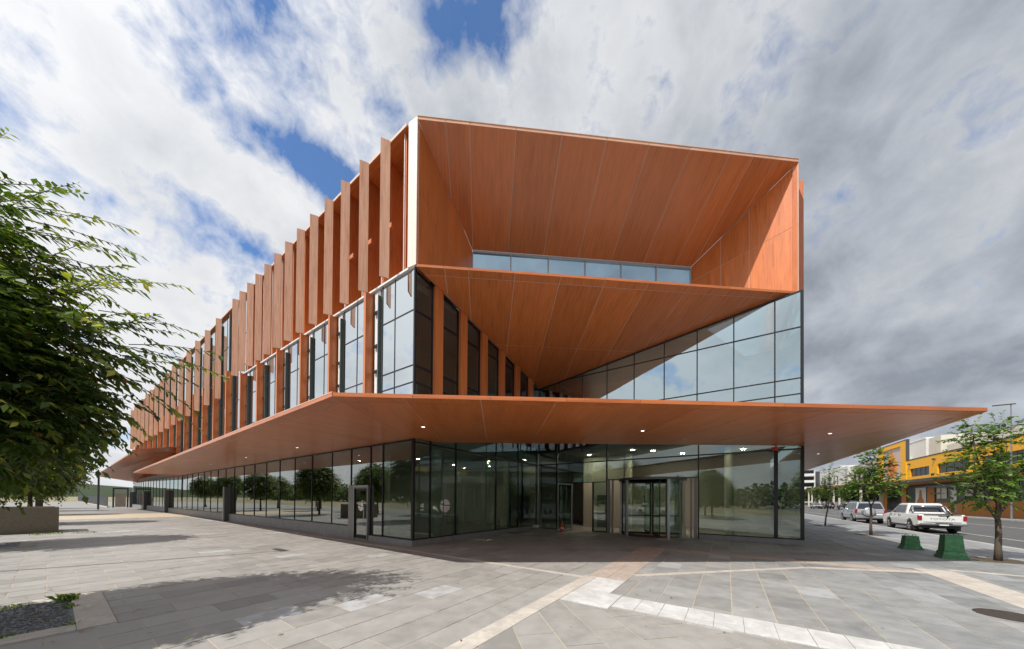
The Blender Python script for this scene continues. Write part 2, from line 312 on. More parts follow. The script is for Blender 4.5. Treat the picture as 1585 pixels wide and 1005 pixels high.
# ------------------------------------------------------------------ mesh helpers
def setp(o, label=None, cat=None, group=None, kind=None):
    if label: o['label'] = label
    if cat: o['category'] = cat
    if group: o['group'] = group
    if kind: o['kind'] = kind
    return o
def empty(name, loc=(0, 0, 0), rotz=0, **kw):
    o = bpy.data.objects.new(name, None); col.objects.link(o); o.location = loc; o.rotation_euler = (0, 0, rotz)
    o.empty_display_size = 0.3
    return setp(o, **kw)
def root_of(o):
    while o.parent: o = o.parent
    return o
class MB:
    """collects faces of one object, in world (or local) coordinates"""
    def __init__(s, grain=None): s.v = []; s.f = []; s.grain = grain; s.off = Vector((0, 0, 0))
    def quad(s, *p):
        n = len(s.v); s.v += [Vector(q) for q in p]; s.f.append(tuple(range(n, n+len(p)))); return s
    def prism(s, poly, ext):
        """poly: list of points, extruded by vector ext"""
        poly = [Vector(p) for p in poly]; ext = Vector(ext); n = len(s.v); k = len(poly)
        nor = Vector((0, 0, 0))
        for i in range(k): nor += (poly[i]-poly[0]).cross(poly[(i+1) % k]-poly[0])
        if nor.dot(ext) > 0: poly = poly[::-1]
        s.v += poly + [p+ext for p in poly]
        s.f.append(tuple(range(n, n+k))); s.f.append(tuple(range(n+2*k-1, n+k-1, -1)))
        for i in range(k):
            j = (i+1) % k; s.f.append((n+j, n+i, n+k+i, n+k+j))
        return s
    def box(s, o, a, b, c):
        """corner o and three edge vectors"""
        o, a, b, c = map(Vector, (o, a, b, c)); return s.prism([o, o+a, o+a+b, o+b], c)
    def cbox(s, c, sx, sy, sz, rz=0, base=False):
        c = Vector(c); M = Matrix.Rotation(rz, 3, 'Z')
        a = M@Vector((sx, 0, 0)); b = M@Vector((0, sy, 0)); e = Vector((0, 0, sz))
        o = c-a/2-b/2-(Vector((0, 0, 0)) if base else e/2); return s.box(o, a, b, e)
    def stbox(s, s0, s1, t0, t1, z0, z1):
        return s.prism([W(s0, t0, z0), W(s1, t0, z0), W(s1, t1, z0), W(s0, t1, z0)], (0, 0, z1-z0))
    def tube(s, pts, rad, n=8, caps=True):
        pts = [Vector(p) for p in pts]; rad = rad if isinstance(rad, (list, tuple)) else [rad]*len(pts)
        base = len(s.v); prev = None
        for i, p in enumerate(pts):
            d = (pts[min(i+1, len(pts)-1)]-pts[max(i-1, 0)]).normalized()
            x = d.orthogonal().normalized() if prev is None else (prev-d*prev.dot(d)).normalized()
            prev = x; y = d.cross(x)
            for k in range(n):
                a = 2*math.pi*k/n; s.v.append(p+(x*math.cos(a)+y*math.sin(a))*rad[i])
        for i in range(len(pts)-1):
            for k in range(n):
                k2 = (k+1) % n; b0 = base+i*n; b1 = b0+n; s.f.append((b0+k, b0+k2, b1+k2, b1+k))
        if caps:
            s.f.append(tuple(base+k for k in range(n))[::-1]); e = base+(len(pts)-1)*n; s.f.append(tuple(e+k for k in range(n)))
        return s
    def lathe(s, prof, c=(0, 0, 0), axis='Z', n=24):
        """prof: list of (r, h)"""
        c = Vector(c); base = len(s.v)
        for r, h in prof:
            for k in range(n):
                a = 2*math.pi*k/n
                if axis == 'Z': s.v.append(c+Vector((r*math.cos(a), r*math.sin(a), h)))
                elif axis == 'Y': s.v.append(c+Vector((r*math.cos(a), h, r*math.sin(a))))
                else: s.v.append(c+Vector((h, r*math.cos(a), r*math.sin(a))))
        for i in range(len(prof)-1):
            for k in range(n):
                k2 = (k+1) % n; s.f.append((base+i*n+k, base+i*n+k2, base+(i+1)*n+k2, base+(i+1)*n+k))
        s.f.append(tuple(base+k for k in range(n))[::-1]); e = base+(len(prof)-1)*n; s.f.append(tuple(e+k for k in range(n)))
        return s
    def build(s, name, mat, parent=None, smooth=False, bevel=0, world=True, **kw):
        off = Vector((0, 0, 0))
        if parent is not None and world:
            p = parent
            while p is not None: off += Vector(p.location); p = p.parent
        me = bpy.data.meshes.new(name)
        me.from_pydata([tuple(v-off) for v in s.v], [], s.f)
        if s.grain is not None:
            g = Vector(s.grain).normalized(); uvl = me.uv_layers.new(name='UVMap')
            data = []
            for f in s.f:
                n = Vector((0, 0, 0)); p0 = s.v[f[0]]
                for i in range(1, len(f)-1): n += (s.v[f[i]]-p0).cross(s.v[f[i+1]]-p0)
                if n.length > 0: n.normalize()
                gg = g - n*g.dot(n)
                if gg.length < 0.2: gg = n.orthogonal()
                gg.normalize(); h = n.cross(gg)
                for i in f: data += [s.v[i].dot(gg), s.v[i].dot(h)]
            uvl.data.foreach_set('uv', data)
        if mat: me.materials.append(MATS[mat])
        if smooth: me.polygons.foreach_set('use_smooth', [True]*len(me.polygons))
        me.validate()
        o = bpy.data.objects.new(name, me); col.objects.link(o)
        if parent is not None: o.parent = parent
        if bevel:
            bm = o.modifiers.new('bevel', 'BEVEL'); bm.width = bevel; bm.segments = 2; bm.limit_method = 'ANGLE'; bm.angle_limit = R(35)
        return setp(o, **kw)
def fast_mesh(name, V, F, mat, parent=None, tint=None, smooth=False, **kw):
    """V (n,3), F (m,k) numpy arrays of equal-sized faces, tint per face"""
    me = bpy.data.meshes.new(name); V = np.asarray(V, np.float32); F = np.asarray(F, np.int32); m, k = F.shape
    me.vertices.add(len(V)); me.vertices.foreach_set('co', V.ravel())
    me.loops.add(m*k); me.loops.foreach_set('vertex_index', F.ravel())
    me.polygons.add(m); me.polygons.foreach_set('loop_start', np.arange(0, m*k, k, dtype=np.int32))
    me.update(calc_edges=True)
    if tint is not None:
        at = me.attributes.new('tint', 'FLOAT', 'FACE'); at.data.foreach_set('value', np.asarray(tint, np.float32))
    me.materials.append(MATS[mat])
    if smooth: me.polygons.foreach_set('use_smooth', [True]*m)
    o = bpy.data.objects.new(name, me); col.objects.link(o)
    if parent is not None: o.parent = parent
    return setp(o, **kw)
def text_mesh(name, body, size, mat, M, parent=None, depth=0.01, xs=1.0):
    cu = bpy.data.curves.new(name, 'FONT'); cu.body = body; cu.size = size; cu.extrude = depth; cu.align_x = 'CENTER'; cu.align_y = 'CENTER'
    tmp = bpy.data.objects.new('tmp_text', cu); col.objects.link(tmp)
    dg = bpy.context.evaluated_depsgraph_get(); me = bpy.data.meshes.new_from_object(tmp.evaluated_get(dg))
    bpy.data.objects.remove(tmp); bpy.data.curves.remove(cu)
    me.transform(Matrix.Diagonal((xs, 1, 1, 1))); me.transform(M)
    me.materials.clear(); me.materials.append(MATS[mat]); me.name = name
    o = bpy.data.objects.new(name, me); col.objects.link(o)
    if parent is not None: o.parent = parent
    return o
def copy_tree(o, parent=None, loc=None, rz=None, scale=None):
    c = o.copy(); col.objects.link(c)
    if parent is not None: c.parent = parent
    if loc is not None: c.location = loc
    if rz is not None: c.rotation_euler = (0, 0, rz)
    if scale is not None: c.scale = (scale,)*3
    for ch in list(o.children): copy_tree(ch, c)
    return c

# split a convex planar polygon by families of lines into panels
def split_poly(polys, p, n):
    res = []
    for poly in polys:
        a, b = [], []
        k = len(poly)
        for i in range(k):
            P0, P1 = poly[i], poly[(i+1) % k]; e0 = (P0-p).dot(n); e1 = (P1-p).dot(n)
            if e0 >= -1e-6: a.append(P0)
            if e0 <= 1e-6: b.append(P0)
            if (e0 > 1e-6 and e1 < -1e-6) or (e0 < -1e-6 and e1 > 1e-6):
                q = P0+(P1-P0)*(e0/(e0-e1)); a.append(q); b.append(q)
        for r in (a, b):
            if len(r) >= 3: res.append(r)
    return res
def inset_poly(poly, g, nor):
    k = len(poly); lines = []
    for i in range(k):
        e = poly[(i+1) % k]-poly[i]
        if e.length < 1e-4: continue
        inn = nor.cross(e).normalized(); lines.append((poly[i]+inn*g, inn))
    cur = [list(poly)]
    for p, n in lines:
        new = []
        for q in cur:
            for r in split_poly([q], p, n):
                c = sum(r, Vector((0, 0, 0)))/len(r)
                if (c-p).dot(n) > 0: new.append(r)
        cur = new
    out_ = cur[0] if cur else None
    if out_:
        clean = [q for i, q in enumerate(out_) if (q-out_[i-1]).length > 1e-3]
        return clean if len(clean) >= 3 else None
    return None
def poly_area(p):
    s = Vector((0, 0, 0))
    for i in range(1, len(p)-1): s += (p[i]-p[0]).cross(p[i+1]-p[0])
    return s.length/2
def panelise(poly, cuts, outward, grain, parent, mat='clad_wood', gap=0.011, thick=0.02, name='cladding_panel', backing=True, back_mat='seam', min_area=0.02):
    """poly: convex planar outline of the finished face. cuts: list of (point, normal). outward: visible side"""
    poly = [Vector(p) for p in poly]; nor = Vector((0, 0, 0))
    for i in range(1, len(poly)-1): nor += (poly[i]-poly[0]).cross(poly[i+1]-poly[0])
    nor.normalize()
    if nor.dot(outward) < 0: poly = poly[::-1]; nor = -nor
    polys = [poly]
    for p, n in cuts: polys = split_poly(polys, Vector(p), Vector(n))
    for q in polys:
        r = inset_poly(q, gap, nor)
        if not r or poly_area(r) < min_area: continue
        m = MB(grain); m.prism(r, -nor*thick); m.build(name, mat, parent)
    if backing:
        m = MB(grain); m.prism([p-nor*(thick*0.5) for p in poly], -nor*0.05); m.build('backing', back_mat, parent)

# ================================================================== GROUND
KS = -20.6                      # kerb line of the street
g = MB(); g.quad((-3000, -3000, -0.17), (3000, -3000, -0.17), (3000, 3000, -0.17), (-3000, 3000, -0.17)); g.build('ground', 'field', kind='structure')
BX0, BX1, BT0, BT1 = KS+0.3, 45.0, -14.0, 30.0
plaza = MB().stbox(BX0, BX1, BT0, BT1, -0.15, -0.006).build('plaza', 'joint', kind='structure')
pv = MB()
pv.stbox(BX1, 170, -26, 60, -0.15, -0.002); pv.stbox(BX0, BX1, -26, BT0, -0.15, -0.002); pv.stbox(BX0, BX1, BT1, 260, -0.15, -0.002)
pv.build('pavement', 'paver', kind='structure')
MB().stbox(KS, BX0, -26, 260, -0.16, 0.0).build('kerb', 'kerb', kind='structure')
rd = MB(); rd.quad(W(KS, -200, -0.135), W(KS, 420, -0.135), W(-37, 420, -0.135), W(-37, -200, -0.135)); rd.build('road', 'asphalt', kind='structure')
gt = MB(); gt.quad(W(KS, -200, -0.128), W(KS, 420, -0.128), W(KS-0.45, 420, -0.128), W(KS-0.45, -200, -0.128)); gt.build('gutter', 'footpath', kind='structure')
mk = MB()
for a, b, t0, t1 in [(-23.55, -23.43, -60, 300), (-30.0, -29.88, -60, 300)]:
    mk.quad(W(a, t0, -0.130), W(b, t0, -0.130), W(b, t1, -0.130), W(a, t1, -0.130))
for i in range(-2, 20):
    t0 = i*12.0; mk.quad(W(-26.8, t0, -0.130), W(-26.68, t0, -0.130), W(-26.68, t0+3, -0.130), W(-26.8, t0+3, -0.130))
for t0 in (30.6, 31.0): mk.quad(W(-23.4, t0, -0.1295), W(-21.1, t0, -0.1295), W(-21.1, t0+0.1, -0.1295), W(-23.4, t0+0.1, -0.1295))
mk.build('road_marking', 'line_paint', kind='structure')
MB().stbox(-60, -37.15, -200, 420, -0.16, 0.0).build('footpath', 'footpath', kind='structure')
MB().stbox(-37.15, -37, -200, 420, -0.165, 0.004).build('far_kerb', 'kerb', kind='structure')

# pavers: running bond on the grid, turned 45 degrees near the corner
PITS = [(-2.83, -0.07, -10.4, -7.6), (11.0, 13.8, -11.3, -8.5), (26.6, 29.4, -10.4, -7.6), (44.4, 47.2, -10.4, -7.6)]
DIAG = (KS+0.3, -7.76, -14.0, -2.62)
def st_clip_out(polys, rect):
    s0, s1, t0, t1 = rect; keep = []
    for poly in polys:
        xs = [p.x for p in poly]; ys = [p.y for p in poly]
        if max(xs) <= s0 or min(xs) >= s1 or max(ys) <= t0 or min(ys) >= t1: keep.append(poly); continue
        q = [poly]
        for p, n in (((s0, 0, 0), (1, 0, 0)), ((s1, 0, 0), (1, 0, 0)), ((0, t0, 0), (0, 1, 0)), ((0, t1, 0), (0, 1, 0))): q = split_poly(q, Vector(p), Vector(n))
        for r in q:
            c = sum(r, Vector((0, 0, 0)))/len(r)
            if not (s0 < c.x < s1 and t0 < c.y < t1): keep.append(r)
    return keep
def st_clip_in(polys, rect):
    s0, s1, t0, t1 = rect; q = polys
    for p, n in (((s0, 0, 0), (1, 0, 0)), ((s1, 0, 0), (1, 0, 0)), ((0, t0, 0), (0, 1, 0)), ((0, t1, 0), (0, 1, 0))): q = split_poly(q, Vector(p), Vector(n))
    o_ = []
    for r in q:
        c = sum(r, Vector((0, 0, 0)))/len(r)
        if s0 < c.x < s1 and t0 < c.y < t1: o_.append(r)
    return o_
prs = []
rs, rt = 0.585, 0.83
k0 = int((BX0+3.47)/rs)-2; k1 = int((BX1+3.47)/rs)+2
for k in range(k0, k1):
    s0 = -3.47+rs*k; off = 0.0 if k % 2 else 0.415
    for j in range(int((BT0+7.0)/rt)-2, int((BT1+7.0)/rt)+2):
        t0 = -6.98+off+rt*j
        if t0 > 0.0+rt and s0 > 0: continue
        w0 = W(s0, t0)
        if w0.y < -7 or (w0.x**2+w0.y**2) > 44**2: continue
        poly = [Vector((s0, t0, 0)), Vector((s0+rs, t0, 0)), Vector((s0+rs, t0+rt, 0)), Vector((s0, t0+rt, 0))]
        q = [poly]
        for rect in [DIAG, (0.02, 200, 0.02, 100), (-13.1, 0.02, 10.3, 100)]+PITS: q = st_clip_out(q, rect)
        if s0 < BX0 or s0+rs > BX1 or t0 < BT0 or t0+rt > BT1: q = st_clip_in(q, (BX0, BX1, BT0, BT1))
        prs += q
c45 = math.sqrt(.5)
for k in range(-60, 60):
    for j in range(-60, 60):
        u0 = k*0.56+0.09; v0 = j*0.84+(0.42 if k % 2 else 0)
        cs = -14+c45*(u0+v0); ct = -8+c45*(v0-u0)
        if cs < BX0-1 or cs > -6.5 or ct < -15 or ct > -1.5: continue
        pts = []
        for u, v in ((u0, v0), (u0, v0+0.84), (u0+0.56, v0+0.84), (u0+0.56, v0)):
            pts.append(Vector((-14+c45*(u+v), -8+c45*(v-u), 0)))
        nn = (pts[1]-pts[0]).cross(pts[2]-pts[0]).z
        if nn < 0: pts = pts[::-1]
        prs += st_clip_in([pts], DIAG)
rngp = random.Random(3)
def paver_arrays(poly, g=0.0075):
    nn = Vector((0, 0, 1))
    if (poly[1]-poly[0]).cross(poly[2]-poly[0]).z < 0: poly = poly[::-1]
    r = inset_poly(poly, g, nn)
    if not r or poly_area(r) < 0.004: return None
    dz = rngp.uniform(-0.0022, 0.0022); tx, ty = rngp.uniform(-.004, .004), rngp.uniform(-.004, .004)
    c = sum(r, Vector((0, 0, 0)))/len(r); top = []
    for p in r:
        w = W(p.x, p.y); top.append((w.x, w.y, dz+tx*(p.x-c.x)+ty*(p.y-c.y)))
    bot = [(x, y, -0.03) for x, y, z in top]
    return top, bot
items = []
for p in prs:
    a = paver_arrays(p)
    if not a: continue
    top = a[0]; cx_ = sum(q[0] for q in top)/len(top); cy_ = sum(q[1] for q in top)/len(top)
    inview = cy_ > 1.0 and abs(cx_)/cy_ < 1.70 and cy_ > 3.2
    d = math.hypot(cx_, cy_)
    items.append(((d if inview else 1e3+d), a))
items.sort(key=lambda q: q[0])
def paver_tint():
    t = rngp.gauss(0.45, 0.15)
    if rngp.random() < 0.035: t = rngp.choice([0.95, 1.0, 0.08])
    return min(1, max(0, t))
V, F, T = [], [], []
for i, (d, (top, bot)) in enumerate(items):
    n = len(top); tint = paver_tint()
    faces = [tuple(range(n))]+[(k+n, (k+1) % n+n, (k+1) % n, k) for k in range(n)]
    if i < 290:
        me = bpy.data.meshes.new('paver'); me.from_pydata(top+bot, [], faces); me.materials.append(MATS['paver'])
        at = me.attributes.new('tint', 'FLOAT', 'FACE'); at.data.foreach_set('value', [tint]*len(faces))
        o = bpy.data.objects.new('paver', me); col.objects.link(o); o.parent = plaza
    else:
        b = len(V); V += top+bot; F += [tuple(x+b for x in f) for f in faces]; T += [tint]*len(faces)
me = bpy.data.meshes.new('distant_pavers'); me.from_pydata(V, [], F); me.materials.append(MATS['paver'])
at = me.attributes.new('tint', 'FLOAT', 'FACE'); at.data.foreach_set('value', T)
o = bpy.data.objects.new('distant_pavers', me); col.objects.link(o); o.parent = plaza; o['kind'] = 'stuff'

# coloured bands of stone laid in the paving; each slab its own piece
bands = {}
def band(name, mat, slabs, z=0.006):
    root = MB()
    par = bpy.data.objects.new(name, None); col.objects.link(par); par['kind'] = 'structure'; par.empty_display_size = 0.2
    for poly in slabs:
        vv = [Vector((x, y, 0)) for x, y in poly]
        if (vv[1]-vv[0]).cross(vv[2]-vv[0]).z < 0: vv = vv[::-1]
        r = inset_poly(vv, 0.004, Vector((0, 0, 1)))
        if not r: continue
        zz = z+rngp.uniform(-.0008, .0008)
        m = MB(); m.prism([W(p.x, p.y, -0.02) for p in r], (0, 0, zz+0.02)); m.build('slab', mat, par)
    return par
def strip(s0, s1, t0, t1, step, along):
    o_ = []
    if along == 's':
        n = max(1, round(abs(s1-s0)/step)); h = (s1-s0)/n
        for i in range(n): o_.append([(s0+h*i, t0), (s0+h*(i+1), t0), (s0+h*(i+1), t1), (s0+h*i, t1)])
    else:
        n = max(1, round(abs(t1-t0)/step)); h = (t1-t0)/n
        for i in range(n): o_.append([(s0, t0+h*i), (s1, t0+h*i), (s1, t0+h*(i+1)), (s0, t0+h*(i+1))])
    return o_
def slant(a, b, w, step):
    a = Vector((*a, 0)); b = Vector((*b, 0)); e = (b-a); n = max(1, round(e.length/step)); q = e/n; d = Vector((-e.y, e.x, 0)).normalized()*w/2
    return [[((a+q*i-d).x, (a+q*i-d).y), ((a+q*(i+1)-d).x, (a+q*(i+1)-d).y), ((a+q*(i+1)+d).x, (a+q*(i+1)+d).y), ((a+q*i+d).x, (a+q*i+d).y)] for i in range(n)]
band('cream_band', 'cream_stone', strip(-7.77, -7.46, -12.0, -0.56, 0.8, 't')+strip(-7.46, 40, -0.82, -0.66, 1.2, 's')[0:40])
band('pink_band', 'pink_stone', strip(-8.46, -8.0, -0.56, 5.55, 0.56, 't')+strip(-8.0, -7.54, -0.56, 5.55, 0.56, 't')+strip(-14.8, -8.47, 5.0, 5.55, 0.8, 's'))
band('white_band', 'white_stone', strip(-8.46, -7.78, -1.75, -0.57, 0.6, 't')+strip(-8.7, -7.78, -2.68, -1.76, 0.46, 't')
     + [[(-8.71-0.385*i, -1.80+0.0*i), (-9.095-0.385*i, -1.80), (-9.095-0.385*i, -2.52), (-8.71-0.385*i, -2.52)] for i in range(30)], 0.009)
band('cream_line', 'cream_stone', slant((-8.5, 0.15), (-12.3, 4.1), 0.2, 0.9)+slant((-12.35, 4.15), (-14.8, 5.2), 0.24, 0.9)
     + strip(-15.55, -14.82, -13.0, 5.9, 0.75, 't')+strip(-20.2, -15.57, 6.0, 6.2, 0.9, 's'), 0.0075)

# manhole cover
mh = setp(MB().lathe([(0.36, -0.02), (0.36, 0.006), (0.33, 0.008), (0.33, 0.004), (0.0, 0.004)], W(-14.35, 0.95, 0)).build('manhole_cover', 'iron', None),
          'round rusty iron manhole cover set in grey paving', 'manhole cover')

# ------------------------------------------------------------------ tree pits
def weeds(name, pts, seed, label, cat='weeds'):
    rg = np.random.RandomState(seed); V = []; F = []; T = []
    for (cx_, cy_, r, n, h) in pts:
        for i in range(n):
            a = rg.uniform(0, 2*np.pi); d = r*np.sqrt(rg.rand()); x = cx_+d*np.cos(a); y = cy_+d*np.sin(a)
            b = rg.uniform(0, 2*np.pi); l = h*rg.uniform(.4, 1.2); lean = rg.uniform(.2, 1.1)*l; w = rg.uniform(.006, .014)
            dx, dy = np.cos(b), np.sin(b); k = len(V)
            V += [(x-dy*w, y+dx*w, 0), (x+dy*w, y-dx*w, 0), (x+dx*lean*.5+dy*w, y+dy*lean*.5-dx*w, l*.7), (x+dx*lean, y+dy*lean, l*.75)]
            F.append((k, k+1, k+2, k+3)); T.append(rg.rand())
    return fast_mesh(name, V, F, 'leaf_pear', tint=T, kind='stuff')
for i, (s0, s1, t0, t1) in enumerate(PITS):
    pit = empty('tree_pit', W((s0+s1)/2, (t0+t1)/2, 0))
    pit['kind'] = 'structure'
    b = 0.36
    MB().stbox(s0+b, s1-b, t0+b, t1-b, -0.06, 0.004).build('gravel_bed', 'gravel', pit)
    rg = np.random.RandomState(60+i); n = 2600 if i == 0 else 300
    ss = rg.uniform(s0+b+.02, s1-b-.02, n); tt = rg.uniform(t0+b+.02, t1-b-.02, n); sz = rg.uniform(.007, .02, n)
    C0 = np.stack([A2[0]+D1[0]*ss+D2[0]*tt, A2[1]+D1[1]*ss+D2[1]*tt, sz*.5+.004], 1)
    oc = np.array([(1, 0, 0), (0, 1, 0), (-1, 0, 0), (0, -1, 0), (0, 0, .8), (0, 0, -.8)])
    V = (C0[:, None, :]+oc[None]*sz[:, None, None]*rg.uniform(.6, 1.2, (n, 6, 1))).reshape(-1, 3)
    tri = np.array([(0, 1, 4), (1, 2, 4), (2, 3, 4), (3, 0, 4), (1, 0, 5), (2, 1, 5), (3, 2, 5), (0, 3, 5)])
    F = (tri[None]+np.arange(n)[:, None, None]*6).reshape(-1, 3)
    gv = fast_mesh('gravel', V-np.array(pit.location), F, 'gravel', pit); gv['kind'] = 'stuff'
    for (a0, a1, c0, c1) in [(s0, s1, t1-b, t1), (s0, s1, t0, t0+b), (s0, s0+b, t0+b, t1-b), (s1-b, s1, t0+b, t1-b)]:
        alongs = (a1-a0) > (c1-c0); nseg = 3
        for k in range(nseg):
            if alongs: q = (a0+(a1-a0)*k/nseg+.004, a0+(a1-a0)*(k+1)/nseg-.004, c0, c1)
            else: q = (a0, a1, c0+(c1-c0)*k/nseg+.004, c0+(c1-c0)*(k+1)/nseg-.004)
            MB().stbox(*q, -0.05, 0.016).build('edging_slab', 'cream_stone' if i == 0 else 'concrete', pit, bevel=0.004)
def pw(s, t): w = W(s, t); return (w.x, w.y)
weeds('weeds', [(*pw(-2.45, -7.99), .05, 22, .06), (*pw(-1.2, -7.97), .10, 26, .08), (*pw(-.55, -8.0), .13, 60, .15), (*pw(-.45, -8.5), .16, 36, .08), (*pw(-2.46, -8.5), .08, 36, .05), (*pw(-2.46, -9.1), .15, 50, .06),
                (*pw(17.6, -8.3), .5, 90, .10), (*pw(17.2, -7.2), .4, 60, .08)], 5, None)

# ================================================================== OFFICE BUILDING
simple('corner_white', (0.80, 0.68, 0.60), 0.35, 0.0, var=0.03)
simple('edge_metal', (0.70, 0.50, 0.40), 0.35, 0.0, var=0.03)
A0 = W(0, 0, 0)
bld = empty('office_building', (A0.x, A0.y, 0), label='large timber clad building with glass ground floor, folded orange soffits and vertical fins', cat='building')
def part(name, par=None):
    o = bpy.data.objects.new(name, None); col.objects.link(o); o.parent = par or bld; o.empty_display_size = 0.2; return o
LG, LE = 10.24, 13.1
S_END = 77.0; T_BACK = 42.0
ZS, ZE = 4.32, 4.42          # main canopy soffit and top edge
ZR, ZM = 17.27, 11.29        # roof edge, middle edge
P1, P2, P3, PL = (-2.647, -4.418), (-16.087, 5.78), (-15.10, 36.0), (39.85, -3.45)
frame = lambda: MB()

# ---- main canopy
can = part('canopy')
e12 = (W(*P2)-W(*P1)).normalized(); n12 = Vector((-e12.y, e12.x, 0))
eL = (W(*PL)-W(*P1)).normalized(); nL = Vector((eL.y, -eL.x, 0))
eR = (W(*P3)-W(*P2)).normalized(); nR = Vector((-eR.y, eR.x, 0))
if nL.dot(d2) < 0: nL = -nL
if nR.dot(d1) < 0: nR = -nR
dn = Vector((0, 0, -1))
front_poly = [W(*P1, ZS), W(*P2, ZS), W(-LE, LG, ZS), W(0, 0, ZS)]
cuts = [(W(*P1, ZS)+n12*0.34, n12)]
LF = (W(*P2)-W(*P1)).length
for i in range(1, 9): cuts.append((W(*P1, ZS)+e12*(0.75+1.88*i-1.0), e12))
panelise(front_poly, cuts, dn, n12, can, gap=0.010)
left_poly = [W(*P1, ZS), W(0, 0, ZS), W(40.2, 0, ZS), W(*PL, ZS)]
cuts = [(W(*P1, ZS)+nL*0.34, nL)]+[(W(-1.2+3.1*i, -3, ZS), d1) for i in range(1, 14)]
panelise(left_poly, cuts, dn, d2, can, gap=0.013)
right_poly = [W(*P2, ZS), W(*P3, ZS), W(-LE, 36, ZS), W(-LE, LG, ZS)]
cuts = [(W(*P2, ZS)+nR*0.34, nR)]+[(W(-14, 8.0+2.4*i, ZS), d2) for i in range(0, 12)]
panelise(right_poly, cuts, dn, d1, can, gap=0.013)
for (a, b, nrm) in ((P1, P2, n12), (PL, P1, nL), (P2, P3, nR)):      # fascia with visible butt joints
    a3, b3 = W(*a, 0), W(*b, 0); e = (b3-a3); n = max(1, round(e.length/1.88)); e = e/n; u = e.normalized()
    for i in range(n):
        p0 = a3+e*i+u*0.006-nrm*0.024; m = MB(u); m.prism([p0+UP*(ZS+0.005), p0+e-u*0.012+UP*(ZS+0.005), p0+e-u*0.012+UP*ZE, p0+UP*ZE], nrm*0.02)
        m.build('fascia', 'clad_wood', can)
    if a != PL: continue
    m = MB(u); p0 = a3-nrm*0.03
    m.prism([p0+UP*ZE, b3-nrm*0.03+UP*ZE, b3-nrm*0.03+UP*(ZE+0.022), p0+UP*(ZE+0.022)], nrm*0.06); m.build('edge_trim', 'edge_metal', can)
m = MB(e12)
for q in (front_poly, left_poly, right_poly):
    m.prism([Vector(p)+UP*0.075+Vector((0, 0, 0)) for p in [c + (sum(q, Vector())/4-c)*0.004 for c in q]], (0, 0, 0.02))
m.build('canopy_top', 'roofing', can)
bk = (W(-LE, LG)-W(0, 0)); bk = Vector((-bk.y, bk.x, 0)).normalized()
ae = (W(-LE, LG)-W(0, 0)).normalized()
m = MB(ae); m.prism([W(-.12, .05, ZS+.005)+bk*0.004, W(-LE+.1, LG-.1, ZS+.005)+bk*0.004, W(-LE+.1, LG-.1, ZS+.005)+bk*.05-ae*.9, W(-.10, 1.15, ZS+.005)], (0, 0, .09)); m.build('soffit_return', 'clad_wood', can)
m = MB(ae); m.prism([W(-.2, .2, 5.5)-bk*.9+ae*.3, W(-LE+.2, LG-.12, 5.5)-bk*1.1, W(-LE+5.5, LG-.12, 5.5), W(-.05, 7.2, 5.5), W(-.05, .1, 5.5)], (0, 0, .15)); m.build('sun_block_slab', 'roofing', can)  # added slab, hidden above the canopy, keeps sun off the recess floor
for s, t in ((-1.97, -1.15), (6.66, -1.54), (-7.99, 3.39), (-13.42, 7.34), (13.5, -1.6), (-14.2, 13.6), (21, -1.6)):
    lamp = MB().lathe([(0.075, 0.004), (0.075, -0.008), (0.062, -0.010), (0.060, -0.001)], W(s, t, ZS)).build('downlight', 'alu', can)
    MB().lathe([(0.058, -0.002), (0.0, -0.003)], W(s, t, ZS)).build('diffuser', 'downlight', can)

# ---- far folded canopy near the end of the building
fc = part('folded_canopy')
fq = [W(42, 0.1, 7.2), W(32, -4.3, 5.7), W(66, -4.6, 4.9), W(74, 0.1, 4.4)]
for tri in ([0, 1, 2], [0, 2, 3]):
    q = [fq[k] for k in tri]; panelise(q, [(W(s, 0, 5), d1) for s in (38, 44, 50, 56, 62, 68)], dn, d2, fc, gap=0.008)
m = MB(d1); m.prism([fq[0], fq[1], fq[1]+UP*0.25, fq[0]+UP*0.6], d1*0.05); m.prism([fq[1], fq[2], fq[2]+UP*0.12, fq[1]+UP*0.12], d2*0.03); m.build('fascia', 'clad_wood', fc)
MB().stbox(65.8, 66.0, -4.4, -4.2, 0, 4.85).build('post', 'alu_dark', fc)

# ---- folded front: top funnel
C = Vector((-3.8944, 12.519, 0)); D = Vector((12.7592, 14.0096, 0)); e = (D-C).normalized(); nf = Vector((-e.y, e.x, 0)); LCD = (D-C).length
SB = 4.0
def FP(a, b, z): q = C+e*a+nf*b; return Vector((q.x, q.y, z))
ZT = ZR-0.12
fun = part('roof_surround')
seams = [1.11, 2.07, 3.97, 5.90, 7.83, 9.72, 11.57, 13.43, 14.53, 15.62]
panelise([FP(0, 0, ZT), FP(LCD, 0, ZT), FP(14.4, SB, 15.2), FP(2.05, SB, 15.2)], [(FP(a, 0, ZT), e) for a in seams], dn, (FP(5, SB, 15.2)-FP(5, 0, ZT)), fun, gap=0.013)
panelise([FP(0.0, 0, ZT), FP(2.05, SB, 15.2), FP(2.05, SB, ZM), FP(0.0, 0, ZM)], [(FP(1.03, 2, 14), (FP(2.05, SB, 0)-FP(0, 0, 0)).normalized()), (FP(0, 0, 14.5), Vector((0.1, 0.35, 0.8)).normalized())], e, UP, fun, gap=0.011)
